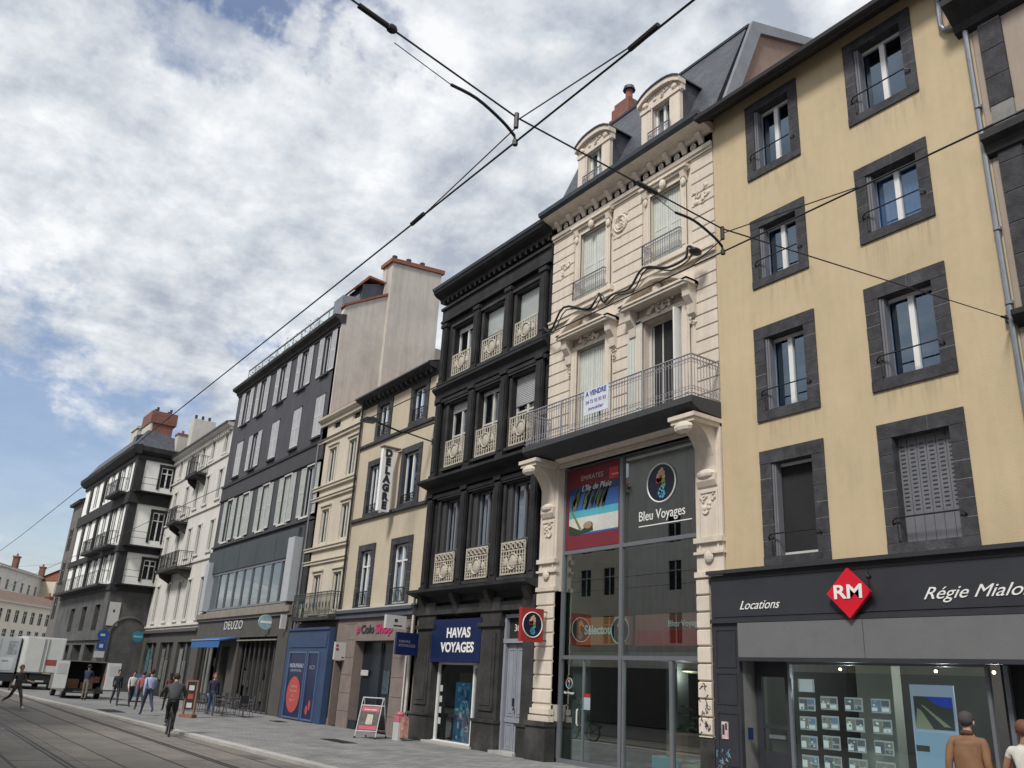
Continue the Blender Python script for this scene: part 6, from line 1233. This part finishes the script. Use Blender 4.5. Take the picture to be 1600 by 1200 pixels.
def van():
    T=thing('delivery_van','small delivery van with its rear doors swung open, cargo space dark','van',(-51.2,9.05,0),R_(91)); ORG_[T.name]=Vector(); w=.95
    VP=M('van_paint',(.17,.16,.145),.4,.08,3); m=MB(); t=.05
    m.box(-w,-w+t,0,2.3,.35,1.88); m.box(w-t,w,0,2.3,.35,1.88); m.box(-w,w,0,2.3,1.82,1.88); m.box(-w+t,w-t,0,2.3,.42,.5,1); m.box(-w+t,w-t,2.2,2.25,.5,1.82,1); m.ex([(2.3,.35),(2.3,1.88),(3.1,1.8),(3.75,1.15),(4.4,1.0),(4.5,.35)],'x',-w,w,0); m.build('body',[VP,CHAS],T)
    for s in (-1,1):
        m=MB(); m.ex([(0,.55),(0,1.82),(-.04,1.82),(-.04,.55)],'x',s*w,s*(w+.02)); x0=s*w
        m=MB(); m.box(min(x0,x0+s*.62),max(x0,x0+s*.62),-.32,-.27,.5,1.84,0); m.box(min(x0+s*.08,x0+s*.54),max(x0+s*.08,x0+s*.54),-.33,-.32,1.2,1.7,1); m.box(min(x0,x0+s*.04),max(x0,x0+s*.04),-.3,0,.5,1.84,0); m.build('rear_door',[TRW,PLATE],T)
        m=MB(); m.box(s*w-.06,s*w+.06,-.03,0,.75,1.15); m.build('tail_light',DRED,T)
    m=MB(); m.box(-w,w,-.12,0,.28,.42); m.build('bumper',CHAS,T); m=MB(); m.box(-.5,.5,-.13,-.12,.33,.38); m.build('step_plate',ALU,T)
    m=MB()
    for a,b,c,d in ((-.85,-.2,.5,.95),(-.1,.5,.5,.8),(.1,.8,.8,1.1)): m.box(a,b,.5,1.0,c,d)
    m.build('cargo',WOOD,T)
    for s in (-1,1): wheel(T,s*.82,.65,.31,.2); wheel(T,s*.82,3.6,.31,.2)
van()
# ---------------------------------------------------------------- street furniture
def cafe():
    tb=thing('cafe_table','dark cafe table on the terrace, nearest the blue shopfront','cafe table',(-37.8,12.6,0),0,'terrace tables and chairs'); ORG_[tb.name]=Vector()
    m=MB(); m.box(-.55,.55,-.32,.32,.70,.74); m.build('table_top',M('grey_table_top',(.05,.05,.052),.35,.1,4),tb); 
    for s in (-1,1):
        for t in (-1,1): m=MB(); m.tube([(s*.45,t*.25,.7),(s*.5,t*.28,0)],.016,5); m.build('leg',ALU,tb)
    ch=thing('cafe_chair','dark cafe chair','chair',(-37,12,0),0,'terrace tables and chairs'); ORG_[ch.name]=Vector()
    m=MB(); m.box(-.21,.21,-.21,.21,.43,.46); m.build('seat',CHAS,ch); m=MB(); m.ex([(-.22,.55),(-.25,.85),(-.23,.85),(-.20,.55)],'x',-.2,.2); m.build('backrest',CHAS,ch)
    for s in (-1,1):
        m=MB(); m.tube([(s*.2,-.25,.85),(s*.2,-.2,.45),(s*.22,-.24,0)],.012,5); m.build('leg',ALU,ch)
        m=MB(); m.tube([(s*.2,-.22,.66),(s*.22,.2,.66),(s*.22,.2,.43),(s*.22,.22,0)],.012,5); m.build('leg',ALU,ch)
    spots=[(-37.8,12.6,'dark cafe table nearest the blue shopfront'),(-39.4,12.4,'second dark cafe table from the blue shopfront'),(-41.0,12.5,'third dark cafe table from the blue shopfront'),(-42.8,12.4,'cafe table farthest from the blue shopfront, behind the navy coat')]
    side={0:'near side',1:'far side'}; first=True
    for i,(x,y,l) in enumerate(spots):
        t=tb if i==0 else copy_tree(tb); t.location=(x,y,0); t['label']=l
        for j,(dx,dy,rz) in enumerate(((.1,-.62,0),(-.15,.62,180),(.85,.05,90))):
            if j==2 and i in (1,3): continue
            c=ch if first else copy_tree(ch); first=False; c.location=(x+dx,y+dy,0); c.rotation_euler=(0,0,R_(rz+(i*13+j*7)%20-10)); c['label']='dark cafe chair on the %s of %s'%(('street side','shop side','right side')[j],('the table nearest the blue shopfront','the second terrace table','the third terrace table','the farthest terrace table')[i])
cafe()
def sandwich():
    T=thing('sandwich_board','white framed sandwich board with a pink and black poster before the shop doorway','sandwich board',(-26.7,13.5,0),R_(38)); ORG_[T.name]=Vector(); h=1.22
    for s in (-1,1):
        m=MB(); f=lambda z:s*(.04+(h-z)*.30)
        for x in (-.36,.36): m.tube([(x,f(h),h),(x,f(0),0.03)],.018,6)
        for z in (h,.98,.22): m.tube([(-.36,f(z),z),(.36,f(z),z)],.018,6)
        m.build('frame',PLATE,T)
        m=MB(); q=lambda x,z,d=0:(x,f(z)+s*d,z); m.face([q(-.34,.24),q(.34,.24),q(.34,.97),q(-.34,.97)],0)
        m.face([q(-.31,.80,.004),q(.31,.80,.004),q(.31,.95,.004),q(-.31,.95,.004)],1); m.face([q(-.31,.27,.004),q(.31,.27,.004),q(.31,.38,.004),q(-.31,.38,.004)],1); m.face([q(-.1,.42,.004),q(.14,.42,.004),q(.12,.72,.004),q(-.08,.72,.004)],2)
        m.face([q(-.22,.84,.006),q(.22,.84,.006),q(.22,.88,.006),q(-.22,.88,.006)],2)
        m.build('poster',[M('poster_charcoal',(.06,.055,.05),.5,.5,8),M('poster_pink',(.45,.06,.12),.5),M('poster_pale',(.40,.38,.32),.5,.3,8)],T)
    m=MB()
    for s in (-1,1): 
        for x in (-.36,.36): m.ell((x,s*(.04+h*.3),.03),(.03,.05,.03))
    m.build('foot',RUB,T)
sandwich()
T=thing('display_bin','small white and pink display bin beside the sandwich board','bin',(-25.95,14.15,0)); ORG_[T.name]=Vector()
m=MB(); m.box(-.18,.18,-.16,.16,0,.55); m.build('bin_body',PLATE,T); m=MB(); m.box(-.19,.19,-.17,.17,.55,.72); m.ell((-.05,0,.78),(.14,.12,.08)); m.build('bin_lid',M('pink_fabric',(.45,.14,.18),.7,.3,8),T); m=MB(); m.box(.19,.38,-.1,.1,.1,.68); m.build('side_panel',M('pale_red_print',(.42,.22,.18),.6,.5,9),T)
T=thing('menu_board','wooden framed menu board with papers, behind the cyclist','menu board',(-36.1,10.3,0),R_(45)); ORG_[T.name]=Vector()
m=MB(); 
for x in (-.22,.22): m.box(x-.03,x+.03,-.04,.04,0,1.38)
m.box(-.22,.22,-.03,.03,1.32,1.38); m.box(-.27,.27,-.2,.2,0,.12); m.build('frame',M('orange_wood',(.22,.115,.075),.7,.2,5),T)
m=MB(); m.box(-.19,.19,-.02,.02,.3,1.3,0)
for i in range(3): m.box(-.12,.1,-.026,-.02,.36+.32*i,.54+.32*i,1+i%2)
m.build('board',[CHAS,PLATE,M('red_print',(.35,.06,.05),.6)],T)
T=thing('advertising_board','blue advertising board standing by the dark wall behind the walkers','advertising board',(-49.5,11.4,0),R_(80)); ORG_[T.name]=Vector()
m=MB(); m.box(-.35,.35,-.03,.03,.25,1.35); m.build('panel',M('board_blue',(.04,.12,.24),.5),T); m=MB(); m.box(-.4,.4,-.15,.15,0,.06); m.box(-.33,-.29,-.04,.04,.06,1.38); m.box(.29,.33,-.04,.04,.06,1.38); m.build('stand',CHAS,T)
T=thing('traffic_sign','pole with a round blue sign, a square blue sign and a white plate','traffic sign',(-56,10.6,0),R_(90)); ORG_[T.name]=Vector()
m=MB(); m.tube([(0,0,0),(0,0,3.7)],.035,8); m.build('pole',ALU,T)
m=MB(); m.tube([(-.5,-.06,3.35),(-.5,-.03,3.35)],.32,20); o=m.build('round_sign',M('traffic_blue',(.02,.06,.26),.4),T); o.location.x=.25; m=MB(); m.box(-.65,-.4,-.065,-.062,3.3,3.42); q=m.build('arrow',PLATE,o)
m=MB(); m.box(-.5,.02,-.06,-.03,2.55,3.0); m.build('square_sign',MATS['traffic_blue'],T); m=MB(); m.box(-.35,-.15,-.065,-.06,2.65,2.85); m.build('pictogram',PLATE,T)
m=MB(); m.box(-.55,.0,-.06,-.03,2.1,2.45); m.build('white_plate',PLATE,T)
